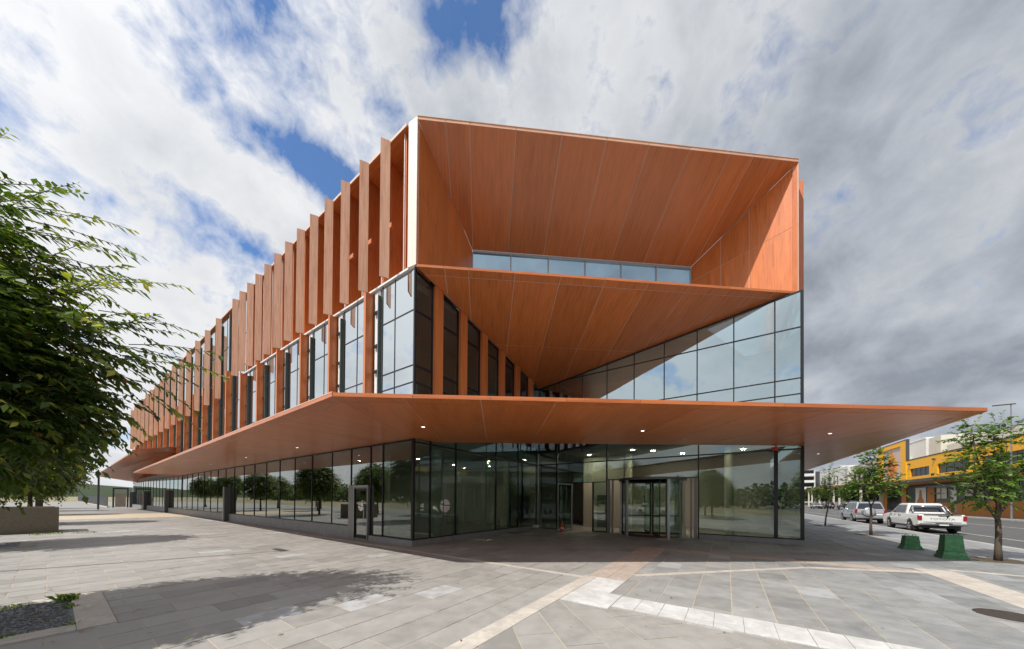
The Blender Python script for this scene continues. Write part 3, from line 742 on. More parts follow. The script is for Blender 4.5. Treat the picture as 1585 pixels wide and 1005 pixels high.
panelise([FP(LCD, 0, ZT), FP(14.4, SB, 15.2), FP(14.4, SB, ZM), FP(LCD, 0, ZM)], [(FP(LCD-0.95, 1.6, 14), (FP(14.4, SB, 0)-FP(LCD, 0, 0)).normalized()), (FP(14.4+.75, SB-1.3, 0), (FP(14.4, SB, 0)-FP(LCD, 0, 0)).normalized()), (FP(LCD, 0, 14.35), UP)], -e, UP, fun, gap=0.011)
n = len(seams)+1; xs = [0]+seams+[LCD]
for i in range(n):
    m = MB(e); m.prism([FP(xs[i]+.008, -0.01, ZT), FP(xs[i+1]-.008, -0.01, ZT), FP(xs[i+1]-.008, -0.01, ZR), FP(xs[i]+.008, -0.01, ZR)], nf*0.05); m.build('fascia', 'fin_wood', fun)
m = MB(); m.prism([FP(-.01, -0.03, ZR), FP(LCD+.01, -0.03, ZR), FP(LCD+.01, 0.12, ZR), FP(-.01, 0.12, ZR)], (0, 0, 0.02)); m.build('edge_trim', 'edge_metal', fun)
# ribbon window in the funnel
rw = part('ribbon_window')
a0, a1, b0 = 2.06, 14.39, SB+0.02
for i in range(6):
    x0 = a0+(a1-a0)*i/6; x1 = a0+(a1-a0)*(i+1)/6
    m = MB(); m.prism([FP(x0+.03, b0+.05, ZM+.3), FP(x1-.03, b0+.05, ZM+.3), FP(x1-.03, b0+.05, 15.08), FP(x0+.03, b0+.05, 15.08)], nf*0.012); m.build('pane', 'glass_clear', rw)
m = MB()
for i in range(7):
    x0 = a0+(a1-a0)*i/6; m.prism([FP(x0-.03, b0-.02, ZM), FP(x0+.03, b0-.02, ZM), FP(x0+.03, b0-.02, 15.08), FP(x0-.03, b0-.02, 15.08)], nf*0.12)
m.prism([FP(a0, b0-.03, 15.08), FP(a1, b0-.03, 15.08), FP(a1, b0-.03, 15.19), FP(a0, b0-.03, 15.19)], nf*0.14)
m.build('frame', 'alu', rw)

# ---- middle edge and folded soffit down to the inner corner
mid = part('folded_soffit')
Mz = ZM-0.10
G3 = W(0.02, LG-0.05, 9.33)
tri = [FP(0, 0, Mz), FP(LCD, 0, Mz), G3]
sd_ = (G3-FP(LCD*0.5, 0, Mz)); sd_ = Vector((nf.x, nf.y, -0.19)).normalized()
q1 = FP(0, 4.3, 0)
panelise(tri, [(FP(a, 0, Mz), e) for a in seams]+[(FP(0, 0.33, 0), nf), (FP(0, 4.1, 0), nf)], dn, sd_, mid, gap=0.011)
for i in range(n):
    m = MB(e); m.prism([FP(xs[i]+.008, -0.012, Mz), FP(xs[i+1]-.008, -0.012, Mz), FP(xs[i+1]-.008, -0.012, ZM), FP(xs[i]+.008, -0.012, ZM)], nf*0.04); m.build('fascia', 'clad_wood', mid)
m = MB(e); m.prism([FP(0, 0.03, ZM-.02), FP(LCD, 0.03, ZM-.02), FP(14.4, SB, ZM-.02), FP(2.05, SB, ZM-.02)], (0, 0, 0.03)); m.build('ledge', 'roofing', mid)

# ---- corner pillar at the left end of the funnel and roof edge along the left facade
lf = part('upper_facade')
m = MB(UP); m.prism([FP(-0.02, 0.0, ZM), FP(-0.02, 0, ZR), W(0.33, -0.12, ZR), W(0.33, -0.12, ZM)], d2*0.10); m.build('corner_pillar', 'corner_white', lf)
TR = 0.95                    # depth of the recess behind the fins
m = MB(d1); m.stbox(0.42, S_END, -0.14, TR+0.3, ZR-0.10, ZR-0.03); m.build('roof_overhang', 'clad_wood', lf)
m = MB(); m.stbox(0.42, S_END, -0.17, -0.142, ZR-0.12, ZR); m.build('edge_trim', 'edge_metal', lf)
m = MB(UP); m.prism([W(0.42, -0.02, ZM), W(0.42, -0.02, ZR-.11), W(0.62, TR, ZR-.11), W(0.62, TR, ZM)], d1*0.03); m.build('cladding_panel', 'clad_wood', lf)
# recessed wall: clad panels with tall slot windows, bays of 1.55 m
BAY = 1.55
FD = Vector((math.sin(R(67)), math.cos(R(67)), 0)); FN = Vector((-FD.y, FD.x, 0))
def fin(o, z0, z1, w, th=0.055, dirv=FD, mat='fin_wood', par=lf):
    nn = Vector((-dirv.y, dirv.x, 0)); m = MB(UP); o = Vector((o.x, o.y, z0))
    m.prism([o, o+dirv*w, o+dirv*w+UP*(z1-z0), o+UP*(z1-z0)], nn*th); return m.build('fin', mat, par)
for k in range(13):
    s = 1.22+BAY*k
    fin(W(s, -0.80), 10.92, 16.62 if k else 16.6, 0.37)
    # slot window, back wall and post
    MB(UP).stbox(s-1.0, s-.35, TR, TR+.05, ZM, ZR-.1).build('cladding_panel', 'clad_wood', lf)
    MB().stbox(s-.33, s+.42, TR+.03, TR+.045, ZM+.1, ZR-.2).build('pane', 'glass_dim', lf)
    MB(UP).stbox(s-.58, s-.50, 0.02, TR, ZM, ZR-.1).build('post', 'clad_wood', lf)
    MB(UP).stbox(s-.50, s-.468, -0.02, 0.06, ZM, ZR-.1).build('edge_trim', 'white_metal', lf)  # white strip stands in for the sunlit edge of the post
    if k < 4: MB(d1).stbox(s-1.0, s-.58, 0.10, 0.22, 13.85, 14.05).build('rail', 'clad_wood', lf)
SN = 1.22+BAY*12+0.9           # end of the clad zone
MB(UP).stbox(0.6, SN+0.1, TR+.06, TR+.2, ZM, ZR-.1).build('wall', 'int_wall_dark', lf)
MB(d1).stbox(0.3, SN, -0.10, TR+.1, ZM-.05, ZM+.03).build('ledge', 'white_metal', lf)

# ---- first floor glazing along the left facade
ff = part('first_floor_glazing')
Z1, Z2, ZFF = 9.5512, 7.3104, 4.95
lows = [2.92+3.2*k+0.02*k*k for k in range(19)]
def pane(par, s0, s1, z0, z1, t=0.0, mat='glass_high', tilt=0.0012, axis='s'):
    r = lambda: random.uniform(-tilt, tilt)
    if axis == 's': P_ = [W(s0, t+r(), z0), W(s1, t+r(), z0), W(s1, t+r(), z1), W(s0, t+r(), z1)]; ext = d2*0.012
    else: P_ = [W(t+r(), s0, z0), W(t+r(), s1, z0), W(t+r(), s1, z1), W(t+r(), s0, z1)]; ext = d1*0.012
    m = MB(); m.prism(P_, ext); return m.build('pane', mat, par)
mul = MB()
prev = 0.0
for k, s in enumerate(lows):
    near = s < SN
    ztop = ZM if near else ZR-.15
    fin(W(s-0.03, -0.38), ZFF-.1, 11.15 if near else 12.1, 0.40, 0.16, Vector((D2[0], D2[1], 0)), 'clad_wood', ff)
    if k == 0: pane_edges = [0.03, 1.28, s-0.75]
    else: pane_edges = [prev+0.12, prev+0.12+(s-0.75-prev-0.12)/2, s-0.75]
    levels = [ZFF, 6.62, Z2, Z1, ZM-.04]
    if not near:
        levels = [ZFF, Z2, Z1, 12.0, 14.4, ZR-.15]
    for i in range(2):
        for z0, z1 in zip(levels, levels[1:]): pane(ff, pane_edges[i]+.02, pane_edges[i+1]-.02, z0+.03, z1-.03, mat='glass_high')
    # recessed dark vent panel and pale reveal beside the fin
    MB().stbox(s-.60, s-.555, -.13, 0.05, ZFF, ztop-.38).build('vent_panel', 'louvre', ff)
    MB().stbox(s-.75, s-.61, 0.02, 0.06, ZFF, ztop-.1).build('spandrel', 'louvre', ff)
    MB().stbox(s-.55, s-.14, 0.0, 0.04, ZFF, ztop-.1).build('reveal', 'white_metal', ff)
    for z in (Z1-.9, Z2+.2, Z1+.6): MB().stbox(s-.55, s-.2, -.12, -.04, z, z+.10).build('hinge_rail', 'mullion', ff)
    for x in pane_edges: mul.stbox(x-.022, x+.022, -0.015, 0.1, ZFF, ztop-.03)
    for z in levels[1:-1]: mul.stbox(pane_edges[0]+.022, pane_edges[-1]-.022, -0.012, 0.08, z-.028, z+.028)
    prev = s
mul.stbox(-.045, .03, -0.03, 0.06, ZFF, ZM-.05)
mul.build('mullion', 'mullion', ff)
MB(d1).stbox(0.0, SN, -0.045, 0.12, ZM-.055+.0, ZM-.052+.06).build('head_trim', 'white_metal', ff)
# upper fins and grey frames over the fully glazed far half
k = 0; s = 24.2
while s < S_END-2:
    fin(W(s, -0.75), 10.0, 16.6, 0.37, par=lf)
    MB(UP).stbox(s-.95, s-.78, -.1, .2, 10.4, 16.9).build('frame', 'alu_dark', lf)
    MB().stbox(s-.77, s-.62, -.04, .0, 10.4, 16.9).build('reveal', 'white_metal', lf)
    s += 3.28+0.035*k; k += 1
MB(UP).stbox(S_END-2.2, S_END, -.05, .3, ZFF, ZR).build('end_wall', 'clad_wood', lf)

# ---- recess, left wall (plane s = 0) upper level: orange blades between dark windows
rl = part('recess_left_wall')
def zsoff(t):                 # underside of folded soffit along this wall
    return (Mz-0.02)+(9.33-Mz)*(t/LG)
blades = [1.15+1.55*k for k in range(6)]
m = MB()
edges = [0.0]+blades+[LG]
for i, b in enumerate(blades):
    mm = MB(UP); mm.prism([W(-0.18, b-.20, 5.45), W(-0.18, b+.24, 5.45), W(-0.18, b+.24, zsoff(b+.24)-.01), W(-0.18, b-.20, zsoff(b-.2)-.01)], d1*0.17); mm.build('blade', 'clad_wood', rl)
for i in range(len(edges)-1):
    x0 = edges[i]+(.26 if i else .04); x1 = edges[i+1]-(.22 if i < len(edges)-2 else 0.03)
    if x1-x0 < .15: continue
    for z0, z1 in ((ZFF, 6.62), (6.62, Z2), (Z2, Z1), (Z1, None)):
        if z1 is None:
            if zsoff(x1)-z0 < 0.15: 
                continue
            mm = MB(); mm.prism([W(0.0, x0, z0+.03), W(0, x1, z0+.03), W(0, x1, zsoff(x1)-.04), W(0, x0, zsoff(x0)-.04)], d1*.012); mm.build('pane', 'glass_dim', rl)
            m.prism([W(-.03, x0, zsoff(x0)-.05), W(-.03, x1, zsoff(x1)-.05), W(-.03, x1, zsoff(x1)-.0), W(-.03, x0, zsoff(x0)-.0)], d1*.09)
        else: 
            z1c = min(z1, zsoff(x1)-.02)
            pane(rl, x0, x1, z0+.03, z1c-.03, 0.0, 'glass_dim', axis='t')
        if z0 > ZFF and z0 < zsoff(x1): m.stbox(-.03, .06, x0, x1, z0-.028, z0+.028)
    for x in (x0, x1): m.prism([W(-.035, x-.02, ZFF), W(-.035, x+.02, ZFF), W(-.035, x+.02, zsoff(x)-.01), W(-.035, x-.02, zsoff(x)-.01)], d1*.1)
m.build('mullion', 'mullion', rl)

# ---- recess, right wall (plane t = LG) upper level
rr = part('recess_right_wall')
xr = [0.05, -1.5, -3.03, -4.56, -6.09, -7.63, -9.15, -10.67, -12.19, -13.08]
Ep = W(-LE, LG)
def zs2(s): return 9.33-0.02+(Mz-9.33)*(-s/LE)
m = MB()
for i in range(9):
    s0, s1 = xr[i], xr[i+1]
    for z0, z1 in ((ZFF, 6.62), (6.62, Z2), (Z2, Z1), (Z1, 99)):
        lo = z0+.03
        if z1 == 99 or z1 > min(zs2(s0), zs2(s1)):
            za, zb = min(z1, zs2(s0))-.03, min(z1, zs2(s1))-.03
            if zb-lo < .12: continue
            mm = MB(); mm.prism([W(s0-.02, LG, lo), W(s1+.02, LG, lo), W(s1+.02, LG, zb), W(s0-.02, LG, max(za, lo+.01))], d2*.012); mm.build('pane', 'glass_blue', rr)
        else:
            pane(rr, s1+.02, s0-.02, lo, z1-.03, LG, 'glass_blue')
    for z in (6.62, Z2, Z1):
        if z < zs2(s1): m.prism([W(s0-.02, LG-.015, z-.028), W(s1+.02, LG-.015, z-.028), W(s1+.02, LG-.015, z+.028), W(s0-.02, LG-.015, z+.028)], d2*.09)
    m.prism([W(s0, LG-.02, zs2(s0)-.07), W(s1, LG-.02, zs2(s1)-.07), W(s1, LG-.02, zs2(s1)-.0), W(s0, LG-.02, zs2(s0)-.0)], d2*.1)
for x in xr: m.prism([W(x-.025, LG-.03, ZFF), W(x+.025, LG-.03, ZFF), W(x+.025, LG-.03, zs2(x)-.01), W(x-.025, LG-.03, zs2(x)-.01)], d2*.13)
m.stbox(-LE-.06, -LE+.03, LG-.04, LG+.1, ZFF, Mz-.05)
m.build('mullion', 'mullion', rr)

# ---- ground floor, left facade
gf = part('ground_floor_glazing')
m = MB()
HG = ZS-.02
bay = [0.03, 2.02, 2.92]      # then the door 2.95..4.55
pane(gf, .06, 2.0, .30, HG-.04, mat='glass_low'); pane(gf, 2.05, 2.93, .30, HG-.04, mat='glass_low_dark')
pane(gf, 3.0, 4.55, 2.5, HG-.04, mat='glass_low_dark')
xs_ = [4.6, 6.45]; x = 6.45
while x < S_END-1: x += 2.2; xs_.append(x)
for i, (a, b) in enumerate(zip(xs_, xs_[1:])):
    pane(gf, a+.02, b-.02, .62, HG-.04, mat='glass_low_dark', tilt=0.003)
    w = .028 if i % 2 == 0 else .014
    m.stbox(a-w, a+w, -.03, .06, .6, HG)
for a in (2.02, 2.95): m.stbox(a-.03, a+.03, -.03, .06, .28, HG)
m.stbox(-.075, .05, -.05, .05, .22, HG+.015)
m.stbox(.05, S_END, -.04, .05, HG-.05, HG+.005)
m.stbox(4.55, S_END, -.045, .05, .57, .62)
m.stbox(.05, 2.95, -.045, .05, .235, .285)
m.build('mullion', 'mullion', gf)
for k in range(30):
    s0 = 4.62+2.4*k
    if s0+2.4 > S_END: break
    MB().stbox(s0+.006, s0+2.394, -.09, .10, 0, .565).build('plinth', 'plinth', gf)
MB().stbox(-.10, 2.95, -.10, .10, 0, .23).build('plinth', 'plinth', gf)
# glazed side door with metal portal
dr = part('side_door')
m = MB(); m.stbox(4.12, 4.60, -.14, .10, 0, 2.50); m.stbox(2.96, 3.02, -.14, .10, 0, 2.50); m.stbox(3.02, 4.12, -.14, .10, 2.36, 2.50); m.stbox(3.02, 4.12, -.12, .06, 0, .06); m.build('portal', 'alu_mid', dr)
m = MB(); m.stbox(4.02, 4.12, -.10, -.04, .06, 2.36); m.stbox(3.02, 3.12, -.10, -.04, .06, 2.36); m.stbox(3.12, 4.02, -.10, -.04, .06, .22); m.stbox(3.12, 4.02, -.10, -.04, 2.26, 2.36); m.build('door_frame', 'mullion', dr)
m = MB(); m.stbox(4.08, 4.12, -.155, -.142, 0, 2.5); m.stbox(2.96, 3.0, -.155, -.142, 0, 2.5); m.stbox(3.0, 4.08, -.155, -.142, 2.44, 2.5); m.build('edge_trim', 'alu', dr)
mm = MB(); mm.stbox(3.12, 4.02, -.08, -.068, .22, 2.26); mm.build('pane', 'glass_low_dark', dr)
mm = MB(); mm.tube([W(3.22, -.17, .9), W(3.22, -.17, 1.5)], .018); mm.build('handle', 'alu', dr)
def disc(par, c, r, nrm, up=UP, mat='sticker', name='sticker'):
    """round frosted emblem cut into segments"""
    x = nrm.cross(up).normalized()
    m = MB()
    def seg(pts): m.prism([c+x*(a*r)+up*(b*r) for a, b in pts], nrm*0.003)
    def arc(a0, a1, cl):
        n = 10; P_ = [(math.cos(R(a0+(a1-a0)*i/n)), math.sin(R(a0+(a1-a0)*i/n))) for i in range(n+1)]; return P_+cl
    seg(arc(95, 172, [(-.08, .12)])); seg(arc(184, 288, [(.22, -.05), (-.1, 0.0)])); seg(arc(300, 372, [(.38, .1), (.36, -.1)])); seg(arc(20, 62, [(.42, .3)])); seg([(-.06, .14), (.16, .16), (.22, .80), (.06, .93), (-.06, .92)])
    return m.build(name, mat, par)
disc(dr, W(3.60, -.085, 1.52), .21, -d2)
for k, sc in enumerate((22.9, 46.4, 62.0, 76.9)):
    pt = part('portal')
    m = MB(); m.stbox(sc-.1, sc+.22, -.36, .05, 0, 2.72); m.build('column', 'alu_dark', pt)
    m = MB(); m.stbox(sc+.06, sc+.22, -.40, -.365, 0, 2.74); m.build('edge_trim', 'alu', pt)

# ---- ground floor of the recess, left wall (plane s = 0)
gr = part('recess_ground_glazing')
m = MB(); tl = [.06, .90, 2.42, 5.50, 7.70, 9.9, LG]
for a, b in zip(tl, tl[1:]):
    pane(gr, a+.02, b-.02, .27, 4.12, 0.0, 'glass_low', axis='t', tilt=.0015)
    pane(gr, a+.02, b-.02, 4.24, ZFF+.3, 0.0, 'glass_low', axis='t')
    m.stbox(-.03, .06, b-.025, b+.025, .25, ZFF+.3)
m.stbox(-.03, .06, 0.06, LG, 4.17, 4.23); m.stbox(-.035, .06, .06, LG, .225, .272)
m.build('mullion', 'mullion', gr)
MB().stbox(-.10, .10, .10, LG-.1, -.02, .225).build('plinth', 'plinth', gr)
disc(gr, W(-.006, 1.75, 1.60), .30, -d1); disc(gr, W(-.006, .47, 1.62), .09, -d1)
MB().stbox(-.010, -.007, .38, .56, 1.42, 1.47).build('sticker', 'sticker', gr)

# ---- entrance wall (plane t = LG)
en = part('entrance_glazing')
m = MB()
ed = [0.0, -1.34, -4.56, -9.22, -12.22, -LE]
TZ = 4.2075
for a, b in zip(ed, ed[1:]):
    top = ZFF+.4
    pane(en, b+.03, a-.03, TZ+.03, top, LG, 'glass_low')
    m.stbox(b-.03, b+.03, LG-.05, LG+.10, 0 if b > -9.3 else .23, top)
m.stbox(-LE, 0, LG-.04, LG+.08, TZ-.03, TZ+.03)
pane(en, -1.31, -.03, .04, TZ-.03, LG, 'glass_low')
DH = 2.95
pane(en, -4.53, -1.37, DH+.06, TZ-.03, LG, 'glass_low'); pane(en, -9.19, -4.59, 3.12, TZ-.03, LG, 'glass_low')
pane(en, -2.36, -1.37, .04, DH, LG, 'glass_low'); pane(en, -4.5, -3.75, .04, DH, LG, 'glass_low')
pane(en, -12.19, -9.25, .27, TZ-.03, LG, 'glass_low'); pane(en, -LE+.03, -12.25, .27, TZ-.03, LG, 'glass_low')
m.stbox(-4.56, -1.34, LG-.04, LG+.06, DH, DH+.05); m.stbox(-9.22, -4.56, LG-.04, LG+.06, 3.06, 3.12)
m.stbox(-2.40, -2.34, LG-.04, LG+.06, 0, DH); m.stbox(-3.78, -3.70, LG-.04, LG+.06, 0, DH); m.stbox(-4.56, -3.78, LG-.03, LG+.06, 0, .06); m.stbox(-2.36, 0, LG-.03, LG+.06, 0, .04)
m.stbox(-LE, -9.22, LG-.045, LG+.06, .23, .275)
m.stbox(-LE-.07, -LE+.05, LG-.07, LG+.05, .2, ZS-.01)
m.stbox(-12.295, -12.155, LG-.06, LG+.05, .23, TZ)
m.build('mullion', 'mullion', en)
MB().stbox(-LE-.08, -9.25, LG-.08, LG+.1, 0, .225).build('plinth', 'plinth', en)
MB().stbox(-.02, .06, LG-.14, LG+.05, 0, ZFF).build('corner_post', 'alu', en)
m = MB()
for s0_, s1_ in ((-4.80, -4.62), (-4.98, -4.90), (-9.17, -9.03), (-8.95, -8.86)): MB().stbox(s0_, s1_, LG-.14, LG-.05, 0, 3.06).build('post', 'alu_mid', en)
# open door leaf
lf_d = part('open_door')
hinge = W(-2.40, LG-.06); dd = (-d2*0.86-d1*(-0.50)).normalized()
def leaf(par, o, dv, w, h, fr='alu', fw=.06, glass='glass_low', z0=.03):
    m = MB(); nn = Vector((-dv.y, dv.x, 0))*.045; o = Vector((o.x, o.y, z0))
    for a, b, z0_, z1_ in ((0, fw, 0, h), (w-fw, w, 0, h), (fw, w-fw, 0, fw*1.6), (fw, w-fw, h-fw, h), (fw, w-fw, h*.34, h*.34+.04)):
        m.prism([o+dv*a+UP*z0_, o+dv*b+UP*z0_, o+dv*b+UP*z1_, o+dv*a+UP*z1_], nn)
    m.build('leaf_frame', fr, par)
    m = MB(); m.prism([o+dv*fw+UP*fw+nn*.4, o+dv*(w-fw)+UP*fw+nn*.4, o+dv*(w-fw)+UP*(h-fw)+nn*.4, o+dv*fw+UP*(h-fw)+nn*.4], nn*.2); m.build('pane', glass, par)
leaf(lf_d, hinge, -d2*.94+d1*.34, 1.25, DH-.08)
# revolving door
rv = part('revolving_door')
RC = W(-6.95, LG+.35); RR = 1.62; RH = 2.98
m = MB(); m.lathe([(RR+.10, 0), (RR+.10, .0), (RR+.10, .12), (RR-.02, .12), (RR-.02, 0)], Vector((RC.x, RC.y, RH)), n=48); m.build('drum_ring', 'alu_dark', rv)
MB().lathe([(RR+.10, 0.125), (0.0, .125)], Vector((RC.x, RC.y, RH)), n=48).build('drum_roof', 'alu_dark', rv)
MB().lathe([(RR-.02, .006), (0.0, .008)], Vector((RC.x, RC.y, 0)), n=40).build('floor_mat', 'mat_brown', rv)
base_a = math.atan2(-d2.y, -d2.x)      # direction facing the plaza
for sgn in (-1, 1):
    for part_i, (a0_, a1_) in enumerate(((38, 66), (66, 94))):
        m = MB(); nseg = 8
        for i in range(nseg):
            aa = base_a+sgn*R(a0_+(a1_-a0_)*i/nseg); ab = base_a+sgn*R(a0_+(a1_-a0_)*(i+1)/nseg)
            p0 = RC+Vector((math.cos(aa), math.sin(aa), 0))*RR; p1 = RC+Vector((math.cos(ab), math.sin(ab), 0))*RR
            m.quad(p0+UP*.05, p1+UP*.05, p1+UP*RH, p0+UP*RH)
        m.build('curved_pane', 'glass_low', rv)
    m = MB()
    for a_ in (38, 66, 94):
        aa = base_a+sgn*R(a_); p0 = RC+Vector((math.cos(aa), math.sin(aa), 0))*(RR+.02); m.cbox((p0.x, p0.y, 0), .13 if a_ == 38 else .07, .13 if a_ == 38 else .07, RH, aa, base=True)
    m.build('post', 'alu', rv)
for q in range(4):
    aa = base_a+R(24+90*q); dv = Vector((math.cos(aa), math.sin(aa), 0))
    lv = part('door_wing', bld) if False else None
    m = MB(); nn = Vector((-dv.y, dv.x, 0))*.04; o_ = Vector((RC.x, RC.y, .04))
    for a_, b_, z0_, z1_ in ((.04, .10, 0, RH-.08), (RR-.12, RR-.05, 0, RH-.08), (.1, RR-.12, 0, .12), (.1, RR-.12, RH-.18, RH-.08), (.1, RR-.12, 1.0, 1.06)):
        m.prism([o_+dv*a_+UP*z0_, o_+dv*b_+UP*z0_, o_+dv*b_+UP*z1_, o_+dv*a_+UP*z1_], nn)
    m.build('wing_frame', 'mullion', rv)
    m = MB(); m.prism([o_+dv*.1+UP*.12+nn*.4, o_+dv*(RR-.12)+UP*.12+nn*.4, o_+dv*(RR-.12)+UP*(RH-.18)+nn*.4, o_+dv*.1+UP*(RH-.18)+nn*.4], nn*.2); m.build('pane', 'glass_low', rv)
# red alarm lamp under the soffit beside the right glass
MB().lathe([(.10, -.16), (.12, -.10), (.12, -.02), (.09, 0)], W(-12.15, LG-.35, ZS-.005), n=16).build('alarm_lamp', 'red_paint', en)

# ---- right side wall, roof, back, interior
sh = part('shell')
m = MB()
pane(sh, LG+.1, 36, .3, ZS-.05, -LE, 'glass_low_dark', axis='t'); pane(sh, LG+.1, 36, ZFF, ZM-.1, -LE, 'glass_blue', axis='t')
D0 = Vector((D.x, D.y, 0)); wq = W(-LE, 36)-D0; wq.z = 0; wd_ = wq.normalized()
for (u0, u1, zt__) in ((.02, SB+.5, ZR-.03), (SB+.5, 11.0, 13.2), (11.0, wq.length, ZR-.03)):
    MB(UP).prism([D0+wd_*u0+UP*ZM, D0+wd_*u0+UP*zt__, D0+wd_*(u1-.003)+UP*zt__, D0+wd_*(u1-.003)+UP*ZM], d1*.2).build('wall', 'clad_wood', sh)
for k in range(15): fin(W(-LE-.26, 11.6+1.55*k), 11.8, 17.0, 0.20, .06, d1, 'clad_wood', sh)
zr_ = ZR-.09
m = MB()
for q in ([FP(.1, .15, zr_), FP(LCD-.1, .15, zr_), FP(LCD-.1, SB+.1, zr_), FP(.1, SB+.1, zr_)],
          [W(.5, TR, zr_), FP(1.5, SB+.102, zr_), FP(1.5, 10, zr_), FP(.1, 10, zr_), W(7, TR, zr_)],
          [W(7.002, TR, zr_), FP(.1, 10.002, zr_), FP(LCD-.1, 10.002, zr_), W(-LE+.1, 36, zr_), W(S_END, 36, zr_), W(S_END, TR, zr_)]):
    m.prism(q, (0, 0, .06))
m.build('roof', 'roofing', sh)
m = MB(); m.prism([FP(1.0, 10, ZM), FP(LCD-.3, 10, ZM), FP(LCD-.3, 10, zr_-.01), FP(1.0, 10, zr_-.01)], nf*.15); m.prism([FP(1.2, SB+.3, ZM), FP(1.2, 9.99, ZM), FP(1.2, 9.99, zr_-.01), FP(1.2, SB+.3, zr_-.01)], e*-.15); m.build('light_well_wall', 'white_metal', sh)
MB().prism([FP(1.2, SB+.3, ZM-.02), FP(LCD-.4, SB+.3, ZM-.02), FP(LCD-.4, 9.99, ZM-.02), FP(1.2, 9.99, ZM-.02)], (0, 0, -.1)).build('roof', 'roofing', sh)
m = MB(); m.stbox(-LE, S_END, 36, 36.3, 0, ZR-.1); m.stbox(S_END, S_END+.2, .0, 36.3, 0, ZR-.1); m.build('wall', 'render_white', sh)
# slabs
def foot(z0, z1, name, mat):
    m = MB(); m.prism([W(.12, .12, z0), W(S_END-.1, .12, z0), W(S_END-.1, 35.9, z0), W(.12, 35.9, z0)], (0, 0, z1-z0)); m.prism([W(.12, LG+.12, z0), W(.12, 35.9, z0), W(-LE+.12, 35.9, z0), W(-LE+.12, LG+.12, z0)], (0, 0, z1-z0)); m.build(name, mat, sh)
m = MB(); m.prism([W(.12, .12, 0.0), W(S_END-.1, .12, 0.0), W(S_END-.1, 35.9, 0.0), W(.12, 35.9, 0.0)], (0, 0, .012)); m.prism([W(.118, LG+.12, 0), W(.118, 35.9, 0), W(-LE+.12, 35.9, 0), W(-LE+.12, LG+.12, 0)], (0, 0, .010)); m.build('floor', 'int_floor', sh)
m = MB(); m.stbox(.12, S_END-.1, .12, 35.9, ZS+.05, 4.86); m.build('floor_slab', 'int_ceiling', sh)
m = MB(); m.stbox(-LE+.12, .118, LG+.35, 35.9, 5.0, 5.4); m.build('foyer_ceiling', 'int_ceiling', sh)
m = MB(); m.stbox(.2, S_END-.1, .25, 35.9, 10.6, 10.9); m.stbox(-LE+.2, .19, LG+1.2, 35.9, 9.0, 9.2); m.build('upper_slab', 'int_ceiling', sh)
m = MB(); m.stbox(.3, S_END-.2, 7.0, 7.2, .012, ZS);  m.stbox(14, 14.15, .2, 7, .012, ZS);  m.build('partition', 'int_wall', sh)
m = MB(); m.stbox(-LE+.3, 6, 19.0, 19.2, .012, 5.0); m.stbox(-3.0, -2.85, 14.5, 19, .012, 5); m.stbox(-LE+.3, 3, 17.0, 17.2, 5.5, 9.0); m.stbox(-4.6, -1.8, 13.6, 13.75, .012, 4.99); m.build('partition', 'int_wall', sh)
m = MB(); m.stbox(.3, S_END-.2, 6.0, 6.2, 4.9, 10.6); m.stbox(3.4, 3.55, .3, 6, 4.9, 10.6); m.build('partition', 'int_wall', sh)
MB().stbox(-3.75, -2.85, 13.52, 13.595, .012, 2.25).build('inner_door', 'int_wall_dark', sh)
for (s, t) in ((1.2, 2.4), (1.2, 6.2), (5.4, 2.4), (10.2, 2.4)):
    MB().lathe([(.22, .012), (.22, ZS)], W(s, t), n=20).build('column', 'int_wall', sh)
for (s, t) in ((-5.0, 13.5), (-10.5, 13.5), (-10.5, 17.0)):
    MB().lathe([(.22, .012), (.22, 5.0)], W(s, t), n=20).build('column', 'int_wall', sh)
for (s, t) in [(-2.6, 12.6), (-5.6, 11.9), (-6.6, 12.9), (-9.9, 12.2), (-8.0, 15.0), (-11.2, 15.0)]:
    MB().lathe([(.11, -.02), (.0, -.021)], W(s, t, 5.0), n=14).build('ceiling_lamp', 'foyer_light', sh)
for (s, t) in [(2.4, 3.4), (5.4, 4.6), (9.5, 3.2)]:
    MB().lathe([(.09, -.0), (.0, -.001)], W(s, t, ZS+.04), n=14).build('ceiling_lamp', 'room_light', sh)
MB().stbox(-2.4, -2.1, LG+2.6, LG+4.0, 8.93, 8.99).build('ceiling_lamp', 'downlight', sh)
# reception counter, benches and seats seen dimly through the glass
m = MB(); m.stbox(1.5, 5.2, 3.6, 4.2, .012, 1.05); m.stbox(8.0, 11.0, 3.4, 4.0, .012, .75); m.stbox(-11.5, -8.8, 15.2, 15.8, .012, 1.1); m.build('counter', 'int_wall', sh)

